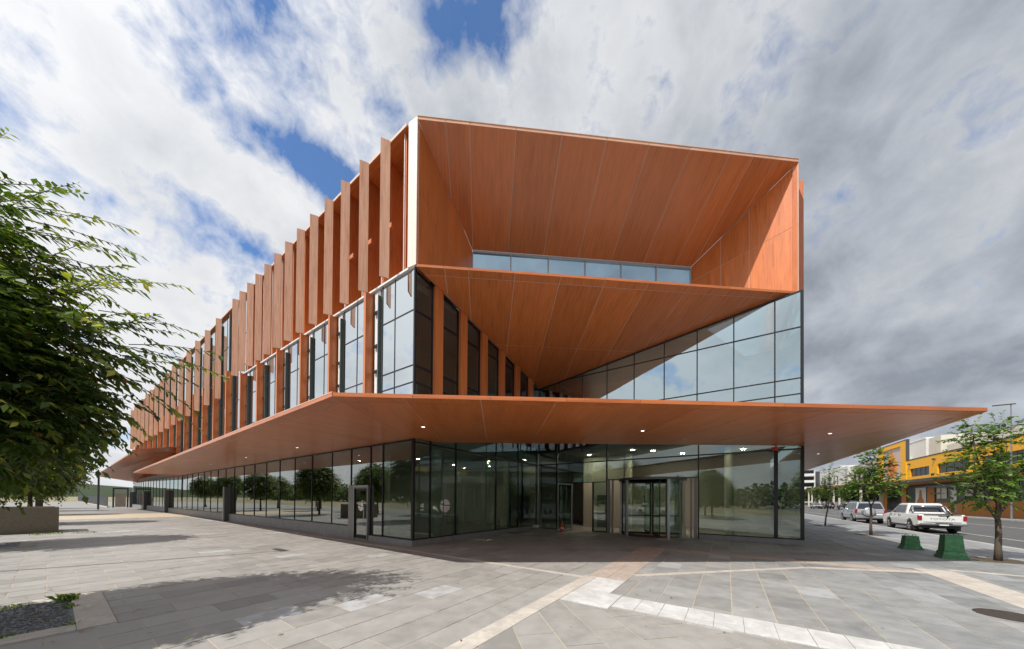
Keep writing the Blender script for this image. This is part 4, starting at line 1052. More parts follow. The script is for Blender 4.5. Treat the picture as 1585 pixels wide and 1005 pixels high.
# ================================================================== VEGETATION
def crown_arrays(rg, blobs, nshoot, nleaf, leaf, spread=0.5, up=0.35, droop=0.5, shell=0.55, slen=(0.45, 1.0), width=0.32, bias=(0, 0, 0)):
    """blobs: (x,y,z,rx,ry,rz,weight). leafy shoots growing outward; returns verts, quads, tint"""
    wts = np.array([b[6] for b in blobs], float); wts /= wts.sum()
    bi = rg.choice(len(blobs), nshoot, p=wts); B = np.array([b[:6] for b in blobs], float)[bi]
    d = rg.normal(size=(nshoot, 3)); d /= np.linalg.norm(d, axis=1)[:, None]
    rad = shell+(1-shell)*rg.rand(nshoot)**0.7; rad = np.where(rg.rand(nshoot) < 0.3, rg.rand(nshoot)**.6, rad)
    start = B[:, :3]+d*B[:, 3:]*(rad*0.86)[:, None]
    dr = d*np.array([1, 1, .6])+np.array([0, 0, up])+np.array(bias)+rg.normal(size=(nshoot, 3))*spread; dr /= np.linalg.norm(dr, axis=1)[:, None]
    ln = rg.uniform(slen[0], slen[1], nshoot)
    u = np.linspace(0.12, 1.0, nleaf)[None, :, None]
    side = np.cross(dr, np.array([0, 0, 1.0])); sn = np.linalg.norm(side, axis=1); side = np.where(sn[:, None] < .1, np.array([1.0, 0, 0]), side/np.maximum(sn, .1)[:, None])
    pos = start[:, None, :]+dr[:, None, :]*ln[:, None, None]*u+np.array([0, 0, -1.0])*(droop*ln[:, None, None]*u**2)
    sg = np.where(np.arange(nleaf) % 2, 1.0, -1.0)[None, :, None]
    tang = dr[:, None, :]+np.array([0, 0, -2.0])*droop*u; tang /= np.linalg.norm(tang, axis=2, keepdims=True)
    ld = tang*0.75+side[:, None, :]*sg*0.75+np.array([0, 0, -0.30])+rg.normal(size=pos.shape)*0.22; ld /= np.linalg.norm(ld, axis=2, keepdims=True)
    L_ = leaf*rg.uniform(0.45, 1.35, pos.shape[:2])[..., None]
    nrm = np.cross(ld, np.cross(np.array([0, 0, 1.0])+rg.normal(size=pos.shape)*0.35, ld)); nrm /= np.maximum(np.linalg.norm(nrm, axis=2, keepdims=True), 1e-3)
    wd = np.cross(ld, nrm)*L_*width
    v0 = pos; v1 = pos+ld*L_*.45+wd+nrm*L_*.06; v2 = pos+ld*L_-np.array([0, 0, 1.0])*L_*.12; v3 = pos+ld*L_*.45-wd+nrm*L_*.06
    V = np.stack([v0, v1, v2, v3], 2).reshape(-1, 3); n = nshoot*nleaf; F = np.arange(n*4).reshape(n, 4)
    base = rg.rand(nshoot)[:, None]*0.30+rg.rand(nshoot, nleaf)*0.32+0.42*np.clip((rad[:, None]-.55)*2.0, 0, 1)*u[0, :, 0][None, :]  # inner leaves tinted darker as crown shade, outer tips lighter yellow-green
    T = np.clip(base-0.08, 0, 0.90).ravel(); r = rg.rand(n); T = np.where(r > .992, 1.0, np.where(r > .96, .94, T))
    return V, F, T, (start, dr, ln)
def twig_tubes(m, shoots, idx, droop, r0=0.006, n=3):
    start, dr, ln = shoots
    for i in idx:
        pts = [start[i]+dr[i]*ln[i]*u+np.array([0, 0, -droop*ln[i]*u*u]) for u in (0, .35, .7, .97)]
        m.tube(pts, [r0, r0*.8, r0*.6, r0*.3], n, caps=False)
def limb(m, p0, p1, r0, r1, rg, n=7, segs=5, wob=0.06):
    p0 = np.array(p0, float); p1 = np.array(p1, float); pts = []; L_ = np.linalg.norm(p1-p0)
    for i in range(segs+1):
        u = i/segs; q = p0+(p1-p0)*u
        if 0 < i < segs: q = q+rg.normal(size=3)*wob*L_*.5
        pts.append(q)
    m.tube(pts, [r0+(r1-r0)*(i/segs) for i in range(segs+1)], n)
    return pts
def build_tree(name, loc, seed, trunk_h, trunk_r, blobs, nshoot, nleaf, leaf, leafmat, label, cat='tree', group=None, droop=.5, slen=(.45, 1.0), lean=(0, 0), twigs=150, fork=None, extra=None, spread=.5, up=.35, width=.32, shell=.55, bias=(0, 0, 0)):
    rg = np.random.RandomState(seed); root = empty(name, loc, label=label, cat=cat, group=group)
    m = MB(); top = np.array([lean[0], lean[1], trunk_h])
    pts = [np.array([0, 0, -0.05]), np.array([lean[0]*.2, lean[1]*.3, trunk_h*.3]), np.array([lean[0]*.6+.02, lean[1]*.5, trunk_h*.65]), top]
    m.tube(pts, [trunk_r*1.25, trunk_r, trunk_r*.9, trunk_r*.8], 10)
    for b in blobs:
        c = np.array(b[:3]); q = limb(m, top-np.array([0, 0, .05]), c-np.array([0, 0, b[5]*.1]), trunk_r*.55, trunk_r*.22, rg)
        for k in range(7):
            d = rg.normal(size=3); d[2] = abs(d[2])*.8+.1; d /= np.linalg.norm(d); st = q[rg.randint(2, 6)]
            limb(m, st, c+d*np.array(b[3:6])*rg.uniform(.6, .95), trunk_r*.2, trunk_r*.05, rg, 5, 4, .1)
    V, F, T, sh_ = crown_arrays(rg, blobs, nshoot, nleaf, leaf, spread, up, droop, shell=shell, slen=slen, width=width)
    if twigs: twig_tubes(m, sh_, rg.choice(nshoot, min(twigs, nshoot), replace=False), droop)
    if extra:
        for (blobs2, n2, nl2, sl2, up2) in extra:
            V2, F2, T2, s2 = crown_arrays(rg, blobs2, n2, nl2, leaf, .25, up2, droop*.55, slen=sl2, width=width, bias=bias)
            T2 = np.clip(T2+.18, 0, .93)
            F = np.vstack([F, F2+len(V)]); V = np.vstack([V, V2]); T = np.concatenate([T, T2]); twig_tubes(m, s2, range(n2), droop*.55, .007, 4)
    m.build('trunk', 'bark', root, smooth=True, world=False)
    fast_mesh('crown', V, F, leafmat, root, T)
    return root
# near tree, whose crown hangs into the picture from the left
near = build_tree('street_tree', W(-1.45, -9.0), 11, 2.1, .12,
    [(-.30, -.50, 3.65, 2.3, 2.2, 1.8, 3.8), (-.55, -.1, 5.1, 1.5, 1.5, 1.55, 1.0), (.70, -.3, 3.2, 1.35, 1.2, 1.1, 1.1)],
    3700, 15, .122, 'leaf_dark', 'big leafy green tree reaching into the left foreground over the paving', droop=.38, slen=(.25, .6), twigs=400,
    extra=[([(.9, .3, 4.6, .8, .7, .8, 1), (-.1, .1, 5.8, .9, .7, .8, 1.2)], 84, 24, (.8, 1.5), .10), ([(1.5, .4, 4.2, .5, .5, .4, 1)], 16, 22, (.7, 1.2), .08)], width=.225, bias=(.62, .2, 0))
row = build_tree('street_tree', W(12.4, -9.9), 23, 2.0, .11,
    [(0, 0, 3.7, 2.3, 2.3, 1.65, 3), (.2, .1, 4.8, 1.6, 1.6, 1.2, 1.2)], 2200, 13, .15, 'leaf_dark', 'dense rounded green tree behind the concrete planter, second in the plaza row', group='trees in rows on the plaza', droop=.4, twigs=80, width=.28)
near['group'] = 'trees in rows on the plaza'
labs = [((-9, -14.5), 1.7, .9, 'small round tree nearest the viewer, mirrored faintly in the recess glass'), ((13, -15.5), 2.2, .9, 'round tree between the two plaza rows, mirrored left of the side door'), ((26, -15), 3.2, .95, 'round tree between the two plaza rows, mirrored beside the first dark portal'), ((41, -14.5), 4.6, .9, 'round tree between the two plaza rows, mirrored past the first dark portal'), ((57, -15), 5.5, .95, 'round tree between the two plaza rows, mirrored past the second dark portal'),
        ((28.0, -9.0), .8, 1.0, 'third round tree in the plaza row, seen past the concrete planter'), ((45.8, -9.0), 2.1, .95, 'fourth round tree far along the plaza row'), ((61.0, -9.0), 3.4, 1.0, 'fifth round tree near the far end of the plaza row'),
        ((-17.5, -9.6), .3, .95, 'round green tree standing behind the viewer, mirrored in the entrance glass'), ((5, -19), 1.2, 1.2, 'round tree in the second row, mirrored beside the side door'), ((19, -19), 2.7, 1.15, 'round tree in the second row mirrored in the ground floor glass'),
        ((34, -19.5), 4.0, 1.2, 'round tree in the second row mirrored between two dark portals'), ((51, -19.5), 5.1, 1.15, 'round tree in the second row mirrored toward the far portals'), ((-8, -21), 5.8, 1.0, 'round tree across the plaza mirrored in the corner glass'), ((75, -9), .5, 1.0, 'last round tree of the plaza row beyond the building end')]
for (st_, rz, sc, lb) in labs:
    c = copy_tree(row, loc=W(*st_), rz=rz, scale=sc); c['label'] = lb
# slim pear trees along the kerb on the right
pears = [(-17.79, 9.45, 'leafy young tree with forked trunk beside the taller green block, nearest the street', 31, 1.35, .075,
          [(-.85, .0, 2.75, .75, .7, 1.1, 1.5), (.25, .1, 3.7, .6, .6, 1.2, 1.6), (.65, 0, 2.7, .6, .6, 1.0, 1.2), (0, 0, 2.4, .85, .7, .7, 1.0), (-.5, .2, 4.1, .35, .35, .65, .5)], 430, .115, (0, 0)),
         (-17.3, 18.7, 'young green tree in front of the silver wagon, middle one of the kerb trees', 37, 1.7, .06,
          [(-.35, 0, 3.0, .95, .8, .95, 2.2), (.25, 0, 4.0, .75, .7, .9, 1.3), (.8, 0, 2.9, .6, .6, .9, 1), (-.1, 0, 4.75, .35, .35, .5, .3)], 470, .12, (0, 0)),
         (-16.8, 26.4, 'thin leaning sapling nearest the glass corner on the shaded pavement', 41, 2.1, .05,
          [(.3, 0, 3.0, .6, .5, .8, 1), (.45, 0, 4.3, .35, .35, .6, .5), (-.5, 0, 2.7, .45, .4, .5, .5), (.9, 0, 2.6, .5, .4, .5, .5)], 170, .12, (.35, 0))]
for s, t, lb, seed, th, tr, blobs, ns, lf_, lean in pears:
    build_tree('young_tree', W(s, t), seed, th, tr, blobs, ns, 11, lf_, 'leaf_pear', lb, group='young trees along the kerb', droop=.2, slen=(.25, .55), lean=lean, twigs=60, up=.6, width=.36)
    MB().stbox(s-.6, s+.6, t-.6, t+.6, -.02, .0035).build('tree_bed', 'soil', None, kind='structure')
ft = build_tree('far_tree', W(-40, 150), 51, 2.5, .2, [(0, 0, 5, 3.4, 3.4, 3, 1)], 700, 10, .5, 'leaf_far', 'dark green tree in front of the far white flats', group='trees down the street', droop=.3, slen=(.6, 1.2), twigs=0)
for st_, sc, lb in [((-36, 170), .85, 'bright green tree at the foot of the far apartment block'), ((-37.5, 132), .8, 'green tree before the white shop wall, left of the sapling'), ((-37.5, 108), .9, 'bushy green tree behind the parked silver wagon'), ((-43, 190), 1.1, 'furthest green tree down the street')]:
    c = copy_tree(ft, loc=W(*st_), rz=sc*9, scale=sc); c['label'] = lb
# far wood behind the viewer and at the horizon
rg = np.random.RandomState(9); n = 26000
ss = rg.uniform(-150, 330, n); hh = (3.5+2.5*np.sin(ss*.11)+1.5*np.sin(ss*.31+1)+rg.rand(n)*2)+3; zz = rg.rand(n)**.7*hh; tt = -88-rg.rand(n)*10+zz*.2
cc = np.stack([A2[0]+D1[0]*ss+D2[0]*tt, A2[1]+D1[1]*ss+D2[1]*tt, zz], 1); sz = rg.uniform(.4, 1.0, n)[:, None]
a = rg.normal(size=(n, 3)); a /= np.linalg.norm(a, axis=1)[:, None]; b = np.cross(a, rg.normal(size=(n, 3))); b /= np.linalg.norm(b, axis=1)[:, None]
V = np.stack([cc-a*sz, cc+b*sz*.6, cc+a*sz, cc-b*sz*.6], 1).reshape(-1, 3)
fast_mesh('distant_wood', V, np.arange(n*4).reshape(n, 4), 'leaf_far', tint=rg.rand(n)*.8, kind='stuff')
def ridge():
    m = MB(); n = 90; R0 = 2200
    prev = None
    for i in range(n+1):
        a = 2*math.pi*i/n; h = 28+22*math.sin(a*5+1)+14*math.sin(a*13); p = Vector((R0*math.cos(a), R0*math.sin(a), -3)); q = Vector((R0*1.1*math.cos(a), R0*1.1*math.sin(a), max(6, h)))
        if prev: m.quad(prev[0], p, q, prev[1])
        prev = (p, q)
    m.build('hills', 'hedge_far', kind='structure')
ridge()

# ================================================================== PLAZA OBJECTS
pl = empty('planter_box', W(19.9, -9.0), label='square brown concrete planter box on the paving under the second tree', cat='planter')
wl = MB(); b = .12
wl.stbox(18.6, 18.6+b, -10.3, -7.95, 0, 1.33); wl.stbox(21.0-b, 21.0, -10.3, -7.95, 0, 1.33); wl.stbox(18.6+b, 21.0-b, -10.3, -10.3+b, 0, 1.33); wl.stbox(18.6+b, 21-b, -7.95-b, -7.95, 0, 1.33)
wl.build('wall', 'concrete_dark', pl, bevel=.01)
MB().stbox(18.6+b, 21-b, -10.3+b, -7.95-b, .9, 1.22).build('soil', 'soil', pl)
def green_block(s, t, w, h, lb, rz=0):
    r = empty('transformer_base', W(s, t), label=lb, cat='green block', group='green blocks on the footpath')
    d = w*.95
    def frus(z0, z1, a0, a1, name, bev=.012):
        m = MB(); P_ = []
        for z, a in ((z0, a0), (z1, a1)):
            P_.append([W(s+x*a*w/2, t+y*a*d/2, z) for x, y in ((-1, -1), (1, -1), (1, 1), (-1, 1))])
        nq = len(m.v); m.v += P_[0]+P_[1]; m.f += [(3, 2, 1, 0), (4, 5, 6, 7)]+[(i, (i+1) % 4, (i+1) % 4+4, i+4) for i in range(4)]
        m.build(name, 'green_plastic', r, bevel=bev)
    frus(0, h*.12, 1.22, 1.16, 'base'); frus(h*.12, h*.30, 1.10, 1.0, 'skirt'); frus(h*.302, h*.97, .93, .78, 'body'); frus(h*.972, h, .80, .77, 'lid', .006)
    for k in (-1, 1):
        c_ = W(s+k*w*.22, t, h); MB().tube([c_-d1*.05, c_-d1*.04+UP*.05, c_+d1*.04+UP*.05, c_+d1*.05], .009, 6).build('lifting_loop', 'iron', r)
    return r
green_block(-16.74, 9.2, .48, .80, 'taller green tapered block with stepped base, half in sunlight')
green_block(-16.58, 11.6, .46, .54, 'lower green tapered block with stepped base in the canopy shadow')
cone = empty('traffic_cone', W(-2.35, 8.9), label='small orange traffic cone with white collar beside the open door', cat='traffic cone')
w = W(-2.35, 8.9)
MB().cbox((w.x, w.y, .0), .34, .34, .035, GRID, base=True).build('base', 'cone_orange', cone, bevel=.008)
MB().lathe([(.135, .035), (.028, .68), (.0, .685)], w, n=20).build('body', 'cone_orange', cone, smooth=False)
MB().lathe([(.111, .19), (.072, .40)], w, n=20).build('collar', 'cone_white', cone)
# white box on the plinth corner and hose
wb = setp(MB().stbox(-.34, -.08, 9.3, 9.72, .10, .27).build('junction_box', 'white_metal', None, bevel=.012), 'small white box low on the grey plinth by the entrance corner', 'junction box')
hs = setp(MB().tube([W(-.3, 9.2, .12), W(-.5, 8.3, .02), W(-.45, 7.2, .015), W(-.15, 6.4, .015)], .012, 6).build('cable', 'plastic_black', None), 'thin dark cable trailing from the white box along the plinth', 'cable')
# call post inside the recess
cp = empty('intercom_post', W(-.55, 10.0), label='slim bent steel post with grey reader box beside the entrance glass', cat='post')
MB().tube([W(-.35, 9.9, 0), W(-.38, 9.9, .7), W(-.45, 9.9, 1.0), W(-.62, 9.9, 1.12)], .022, 8).build('post', 'alu', cp)
MB().stbox(-.80, -.62, 9.85, 9.93, .95, 1.25).build('reader', 'alu_dark', cp, bevel=.01)
# lamp post at the left, out of the picture: its long shadow falls across the paving
tip = W(2.7, -3.5); H = 9.6; base = Vector((tip.x-.627*H, tip.y-.455*H, 0))
lp = empty('street_lamp', base, label='tall slim street lamp on the plaza left of the view, casting a long thin shadow', cat='street lamp', group='street lamps')
MB().tube([base, base+UP*5, base+UP*H], [.075, .065, .05], 10).build('pole', 'alu_dark', lp)
MB().box(base+UP*H-d1*.15-d2*.1, d1*1.0, d2*.22, UP*.08).build('lamp_head', 'alu_dark', lp)
def street_lamp(s, t, h, lb, arm=1.6, dirv=d1):
    b0 = W(s, t); r = empty('street_lamp', b0, label=lb, cat='street lamp', group='street lamps')
    MB().tube([b0, b0+UP*h*.5, b0+UP*h], [.09, .075, .05], 8).build('pole', 'fence_grey', r)
    MB().box(b0+UP*(h)-d2*.12-dirv*.3, dirv*arm, d2*.24, UP*.10).build('lamp_head', 'charcoal', r)
street_lamp(-38.2, 56.0, 13.6, 'tall street lamp with flat head rising behind the nearest young tree')
street_lamp(-38.0, 118.0, 11.0, 'thin street lamp far along the shops')
street_lamp(-19.4, -14, 9.0, 'street lamp on the near footpath behind the viewer, mirrored in the right glass', dirv=-d1)
# security fence beyond the building at the far left
fe = empty('metal_fence', W(80, -2.5), label='grey steel picket fence on a low concrete strip beyond the far end of the building', cat='fence')
m = MB(); m.stbox(79, 190, -2.6, -2.56, .25, .30); m.stbox(79, 190, -2.6, -2.56, 1.75, 1.80); m.build('rail', 'fence_grey', fe)
MB().stbox(78.5, 190, -2.75, -2.45, -.01, .16).build('footing', 'cream_stone', fe)
m = MB()
for i in range(370): m.stbox(79+.3*i, 79.04+.3*i, -2.64, -2.60, .16, 1.95)
o = m.build('picket', 'fence_grey', fe); o['kind'] = 'stuff'
gt_ = empty('gate', W(78, -1.5), label='dark steel gate frame with a pale panel at the building\'s far corner', cat='gate')
MB().stbox(77.9, 78.1, -2.2, -2.0, 0, 3.2).build('gate_post', 'charcoal', gt_); MB().stbox(77.9, 78.1, -.6, -.4, 0, 3.2).build('gate_post', 'charcoal', gt_); MB().stbox(77.9, 78.1, -2.2, -.4, 3.2, 3.45).build('lintel', 'charcoal', gt_)
MB().stbox(77.95, 78.0, -1.9, -.7, .1, 2.5).build('gate_panel', 'pink_stone', gt_)

rg = np.random.RandomState(77); V = []; F = []; T = []
for (s0, t0, sr, tr_, n) in [(-1.5, -8.0, 2.2, 1.4, 80), (-5, -5.5, 3.5, 3, 16), (-17.5, 9.2, 1.2, 1.2, 50), (8, -5, 9, 4, 50), (-11, -2, 5, 4, 7), (-17, 18.5, 1.5, 1.5, 40)]:
    for i in range(n):
        w_ = W(s0+rg.normal()*sr*.6, t0+rg.normal()*tr_*.6); a = rg.uniform(0, 6.28); l = rg.uniform(.025, .055); dx, dy = np.cos(a)*l, np.sin(a)*l; k = len(V); z = .011
        V += [(w_.x-dx, w_.y-dy, z), (w_.x-dy*.35, w_.y+dx*.35, z+.008), (w_.x+dx, w_.y+dy, z+.004), (w_.x+dy*.35, w_.y-dx*.35, z+.006)]; F.append((k, k+1, k+2, k+3)); T.append(rg.choice([.94, 1.0, .7, .9]))
fast_mesh('fallen_leaves', V, F, 'leaf_dark', tint=T, kind='stuff')

# ================================================================== STREET BUILDINGS
SY = -40.0
yb = empty('shop_building', W(SY, 70), label='bright yellow shop building with tall sign pylon and dark window strips', cat='building')
def yface(t0, t1, z0, z1, name, mat, s0=SY, s1=None, par=yb): return MB().stbox((s1 if s1 is not None else s0-.3), s0, t0, t1, z0, z1).build(name, mat, par)
wins = [(79.8, 87.0), (68.6, 77.2), (57.5, 66.0), (46.5, 55.0), (35, 43.5)]
yface(24, 88, 8.42, 10.15, 'upper_band', 'yellow'); yface(24, 88, 6.1, 6.85, 'lower_band', 'yellow')
ed_ = 88
for a, b in wins:
    yface(b, ed_, 6.85, 8.42, 'pier', 'yellow'); ed_ = a
    yface(a, b, 6.85, 8.42, 'window', 'shop_dark', SY-.22, SY-.3)
    m = MB()
    for k in range(1, 4): m.stbox(SY-.22, SY-.19, a+(b-a)*k/4-.03, a+(b-a)*k/4+.03, 6.85, 8.42)
    m.build('window_bar', 'mullion', yb)
yface(24, ed_, 6.85, 8.42, 'pier', 'yellow')
MB().stbox(-55, SY-1.15, 24, 102, 0, 10.0).build('wall', 'render_cream', yb)
MB().stbox(SY-.4, SY+.05, 24, 88, 10.15, 10.32).build('parapet', 'charcoal', yb)
# pylon block with framed sign
m = MB(); m.stbox(SY-.28, SY+.12, 88.25, 90.6, 5.96, 14.35); m.build('pylon', 'yellow', yb)
MB().stbox(SY-.28, SY+.12, 99.9, 102.5, 5.96, 14.35).build('pylon', 'yellow', yb)
MB().stbox(SY-.28, SY+.12, 90.6, 99.9, 13.45, 14.35).build('pylon', 'yellow', yb); MB().stbox(SY-.28, SY+.12, 90.6, 99.9, 5.96, 6.75).build('pylon', 'yellow', yb)
MB().stbox(SY-.30, SY+.14, 88.02, 88.24, 10.33, 14.45).build('side_trim', 'charcoal', yb); MB().stbox(SY-.32, SY+.16, 88.0, 102.5, 14.35, 14.5).build('parapet', 'charcoal', yb)
sg_ = MB().stbox(SY-.2, SY-.1, 90.6, 99.9, 6.75, 13.45).build('sign', 'sign_pink', yb)
sc_ = W(SY-.085, 95.4, 9.55)
def sdisc(name, r, mat, c, off, par, rz=1.0, n=40):
    m = MB(); P_ = [c+d1*off+d2*(r*math.cos(2*math.pi*i/n))+UP*(r*rz*math.sin(2*math.pi*i/n)) for i in range(n)]
    m.prism(P_, d1*.015); return m.build(name, mat, par)
sdisc('logo', 2.55, 'sign_orange', sc_, 0, sg_); sdisc('logo', 2.38, 'yellow', sc_, .02, sg_); sdisc('logo', 2.28, 'sign_orange', sc_, .04, sg_)
m = MB(); m.prism([sc_+d1*.02+d2*a+UP*b for a, b in ((-1.2, 2.1), (1.2, 2.1), (.75, 2.8), (.55, 3.2), (.15, 3.65), (.05, 3.1), (-.35, 3.3), (-.8, 2.7))], d1*.015); m.build('flame', 'sign_orange', sg_)
for k, (zz_, w0_, w1_) in enumerate(((1.35, -1.2, -.2), (1.35, .0, 1.3), (.25, -1.9, .1), (.25, .3, 1.7), (-.75, -1.1, .2), (-.75, .35, 1.1))):
    m = MB(); x = w0_
    rr_ = random.Random(k)
    pts = []
    i = 0
    while x < w1_:      # handwritten-looking strokes
        pts.append(sc_+d1*.07+d2*(-x)+UP*(zz_+(.28 if i % 2 else -.22)*rr_.uniform(.5, 1.2))); x += .17; i += 1
    m.tube(pts, .055, 5); m.build('lettering', 'sign_brown', sg_)
m = MB(); m.tube([sc_+d1*.07+d2*1.9+UP*-.28, sc_+d1*.07+d2*-1.8+UP*-.18], .05, 5); m.build('lettering', 'sign_brown', sg_)
for t_, z_ in ((86.9, 9.35), (77.9, 9.4), (66.5, 9.3)): MB().stbox(SY, SY+.3, t_-.15, t_+.15, z_-.15, z_+.15).build('spotlight', 'charcoal', yb)
MB().stbox(SY-.3, SY+2.6, 22, 103, 5.45, 5.95).build('awning', 'charcoal', yb)
MB().stbox(SY-.3, SY+2.3, 22, 103, 5.30, 5.448).build('awning_fascia', 'orange_wall', yb)
yface(24, 103, .0, 5.3, 'shopfront', 'shop_dark', SY-1.0, SY-1.1)
for t0, t1, z0, z1, mt in [(101, 103, 0, 5.3, 'orange_wall'), (91.5, 93.6, 0, 5.3, 'orange_wall'), (80.8, 83.3, 0, 4.6, 'orange_wall'), (74.2, 75.8, .3, 4.8, 'apt_white'), (24, 72.5, 0, 2.2, 'orange_wall'), (72.6, 80.6, 0, 1.9, 'orange_wall')]:
    yface(t0, t1, z0, z1, 'shop_wall', mt, SY-.9)
ps = yface(83.5, 87.4, .5, 4.7, 'poster', 'apt_white', SY-.85, SY-.9)
m = MB(); m.prism([W(SY-.84, 85.45+a, 2.3+b) for a, b in ((-1.2, -1.7), (1.2, -1.7), (1.3, -.2), (.55, .6), (.35, 1.9), (-.35, 1.9), (-.55, .6), (-1.3, -.2))], d1*.02); m.build('poster_print', 'orange_wall', yb)
for k in range(18):
    t_ = 37+2.2*k; MB().stbox(SY-.98, SY-.94, t_-.05, t_+.05, 2.2, 5.3).build('window_bar', 'fence_grey', yb)
for t0, t1, z0, z1 in ((70.2, 72, 3.0, 4.6), (66.5, 69, 3.3, 4.9), (62, 64.5, 2.8, 3.9), (77, 78.6, 2.6, 4.4), (78.9, 80, 2.6, 4.4)): yface(t0, t1, z0, z1, 'poster', 'render_cream', SY-.93, SY-.97)
# white building behind
wb_ = empty('white_building', W(-50, 60), label='large plain white building rising behind the yellow shop roof', cat='building')
MB().prism([W(-46, 20, 9), W(-46, 91, 9), W(-46, 91, 13.2), W(-46, 20, 13.9)], d1*-20).build('wall', 'render_cream', wb_)
MB().stbox(-64, -45.6, 92, 96.5, 9, 15.4).build('wall', 'render_cream', wb_); MB().stbox(-64, -45.4, 97, 107, 9, 15.6).build('plant_screen', 'apt_white', wb_)
MB().stbox(-64, -45.3, 97, 107, 15.6, 15.8).build('parapet', 'white_metal', wb_)
# pale shops further on
rw_ = empty('shop_row', W(SY, 130), label='pale rendered shops with tall slit windows beyond the yellow pylon', cat='building')
MB().stbox(-60, SY-.2, 103, 124, 0, 12.2).build('wall', 'render_cream', rw_); MB().stbox(-60, SY+.4, 124, 133, 0, 12.6).build('wall', 'apt_white', rw_); MB().stbox(-60, SY, 133, 160, 0, 13.4).build('wall', 'apt_white', rw_)
for t_ in (105.5, 109, 112.5, 116, 119.5, 136, 140, 144, 148, 152, 156): MB().stbox(SY-.22, SY+.03, t_-.5, t_+.5, 7.6, 10.3).build('window', 'shop_dark', rw_)
MB().stbox(SY-.2, SY+2.8, 103, 165, 6.2, 6.7).build('awning', 'sign_brown', rw_)
for t_ in range(104, 166, 6): MB().stbox(SY+2.3, SY+2.7, t_, t_+.4, 0, 6.2).build('post', 'render_cream', rw_)
MB().stbox(SY-.2, SY-.1, 103, 160, 0.01, 6.2).build('shopfront', 'shop_dark', rw_)
ap = empty('apartment_block', W(-34, 205), label='distant white apartment block with stacked balconies, seen just right of the glass corner', cat='building')
T0 = 200
MB().stbox(-45.2, -20, T0+1, T0+22, 0, 17.0).build('wall', 'apt_white', ap)
MB().stbox(-47.2, -45.2, T0-.5, T0+.9, 0, 16.5).build('stair_tower', 'charcoal', ap)
for k in range(5):
    z = 1.5+3.2*k
    MB().stbox(-45, -20, T0+.2, T0+.9, z+1.3, z+2.9).build('window_band', 'shop_dark', ap)
    MB().stbox(-45, -20, T0-1.6, T0+.1, z, z+1.15).build('balcony', 'apt_white', ap)
for s_ in (-44.9, -37, -28, -20.2): MB().stbox(s_-.3, s_, T0-1.5, T0+.0, 0, 17.0).build('fin_wall', 'apt_white', ap)
fb = empty('white_flats', W(-52, 215), label='distant white building with narrow dark windows right of the apartment block', cat='building')
MB().stbox(-62, -47, 208, 225, 0, 17.2).build('wall', 'apt_white', fb)
for k in range(4):
    for j in range(5): MB().stbox(-48.8-2.6*j, -47.9-2.6*j, 207.9, 208.05, 2+3.8*k, 4.4+3.8*k).build('window', 'shop_dark', fb)

# ================================================================== VEHICLES
def arch_pts(cx_, r, z0, rev=True, n=9):
    a0 = math.asin(max(-1, min(1, (z0-.36)/r))); pts = []
    for i in range(n+1):
        a = (math.pi-a0)+(a0-(math.pi-a0))*i/n; pts.append((cx_+r*math.cos(a), .36+r*math.sin(a)))
    return pts            # from rear (-x) side over the top to the front
def side_prism(m, pts, yw, ywt=None, ztop=None, zref=None):
    """extrude an (x,z) outline between +-y with tumblehome above zref"""
    def yy(z): return yw if ywt is None or z <= zref else yw+(ywt-yw)*(z-zref)/(ztop-zref)
    n = len(m.v); k = len(pts)
    m.v += [Vector((x, yy(z), z)) for x, z in pts]+[Vector((x, -yy(z), z)) for x, z in pts]
    m.f.append(tuple(range(n, n+k))[::-1]); m.f.append(tuple(range(n+k, n+2*k)))
    for i in range(k):
        j = (i+1) % k; m.f.append((n+i, n+j, n+k+j, n+k+i))
def wheel(par, x, y, r=.37, w=.24):
    s = 1 if y > 0 else -1
    o = MB().lathe([(r*.62, -w/2), (r*.93, -w/2), (r, -w/2+.04), (r, w/2-.04), (r*.93, w/2), (r*.62, w/2)], (x, y-s*w*.1, r), 'Y', 28).build('wheel', 'tyre', par, smooth=False, world=False)
    m = MB(); yo = y-s*w*.1+s*w*.42
    m.lathe([(r*.64, min(0, s*.03)), (r*.64, max(0, s*.03))], (x, yo-s*.02, r), 'Y', 24)
    for k in range(6):
        a = 2*math.pi*k/6; c_, s_ = math.cos(a), math.sin(a)
        m.prism([Vector((x+c_*.05-s_*.03, yo+s*.012, r+s_*.05+c_*.03)), Vector((x+c_*r*.6-s_*.045, yo+s*.012, r+s_*r*.6+c_*.045)), Vector((x+c_*r*.6+s_*.045, yo+s*.012, r+s_*r*.6-c_*.045)), Vector((x+c_*.05+s_*.03, yo+s*.012, r+s_*.05-c_*.03))], (0, s*.03, 0))
    m.build('rim', 'rim', o, world=False)
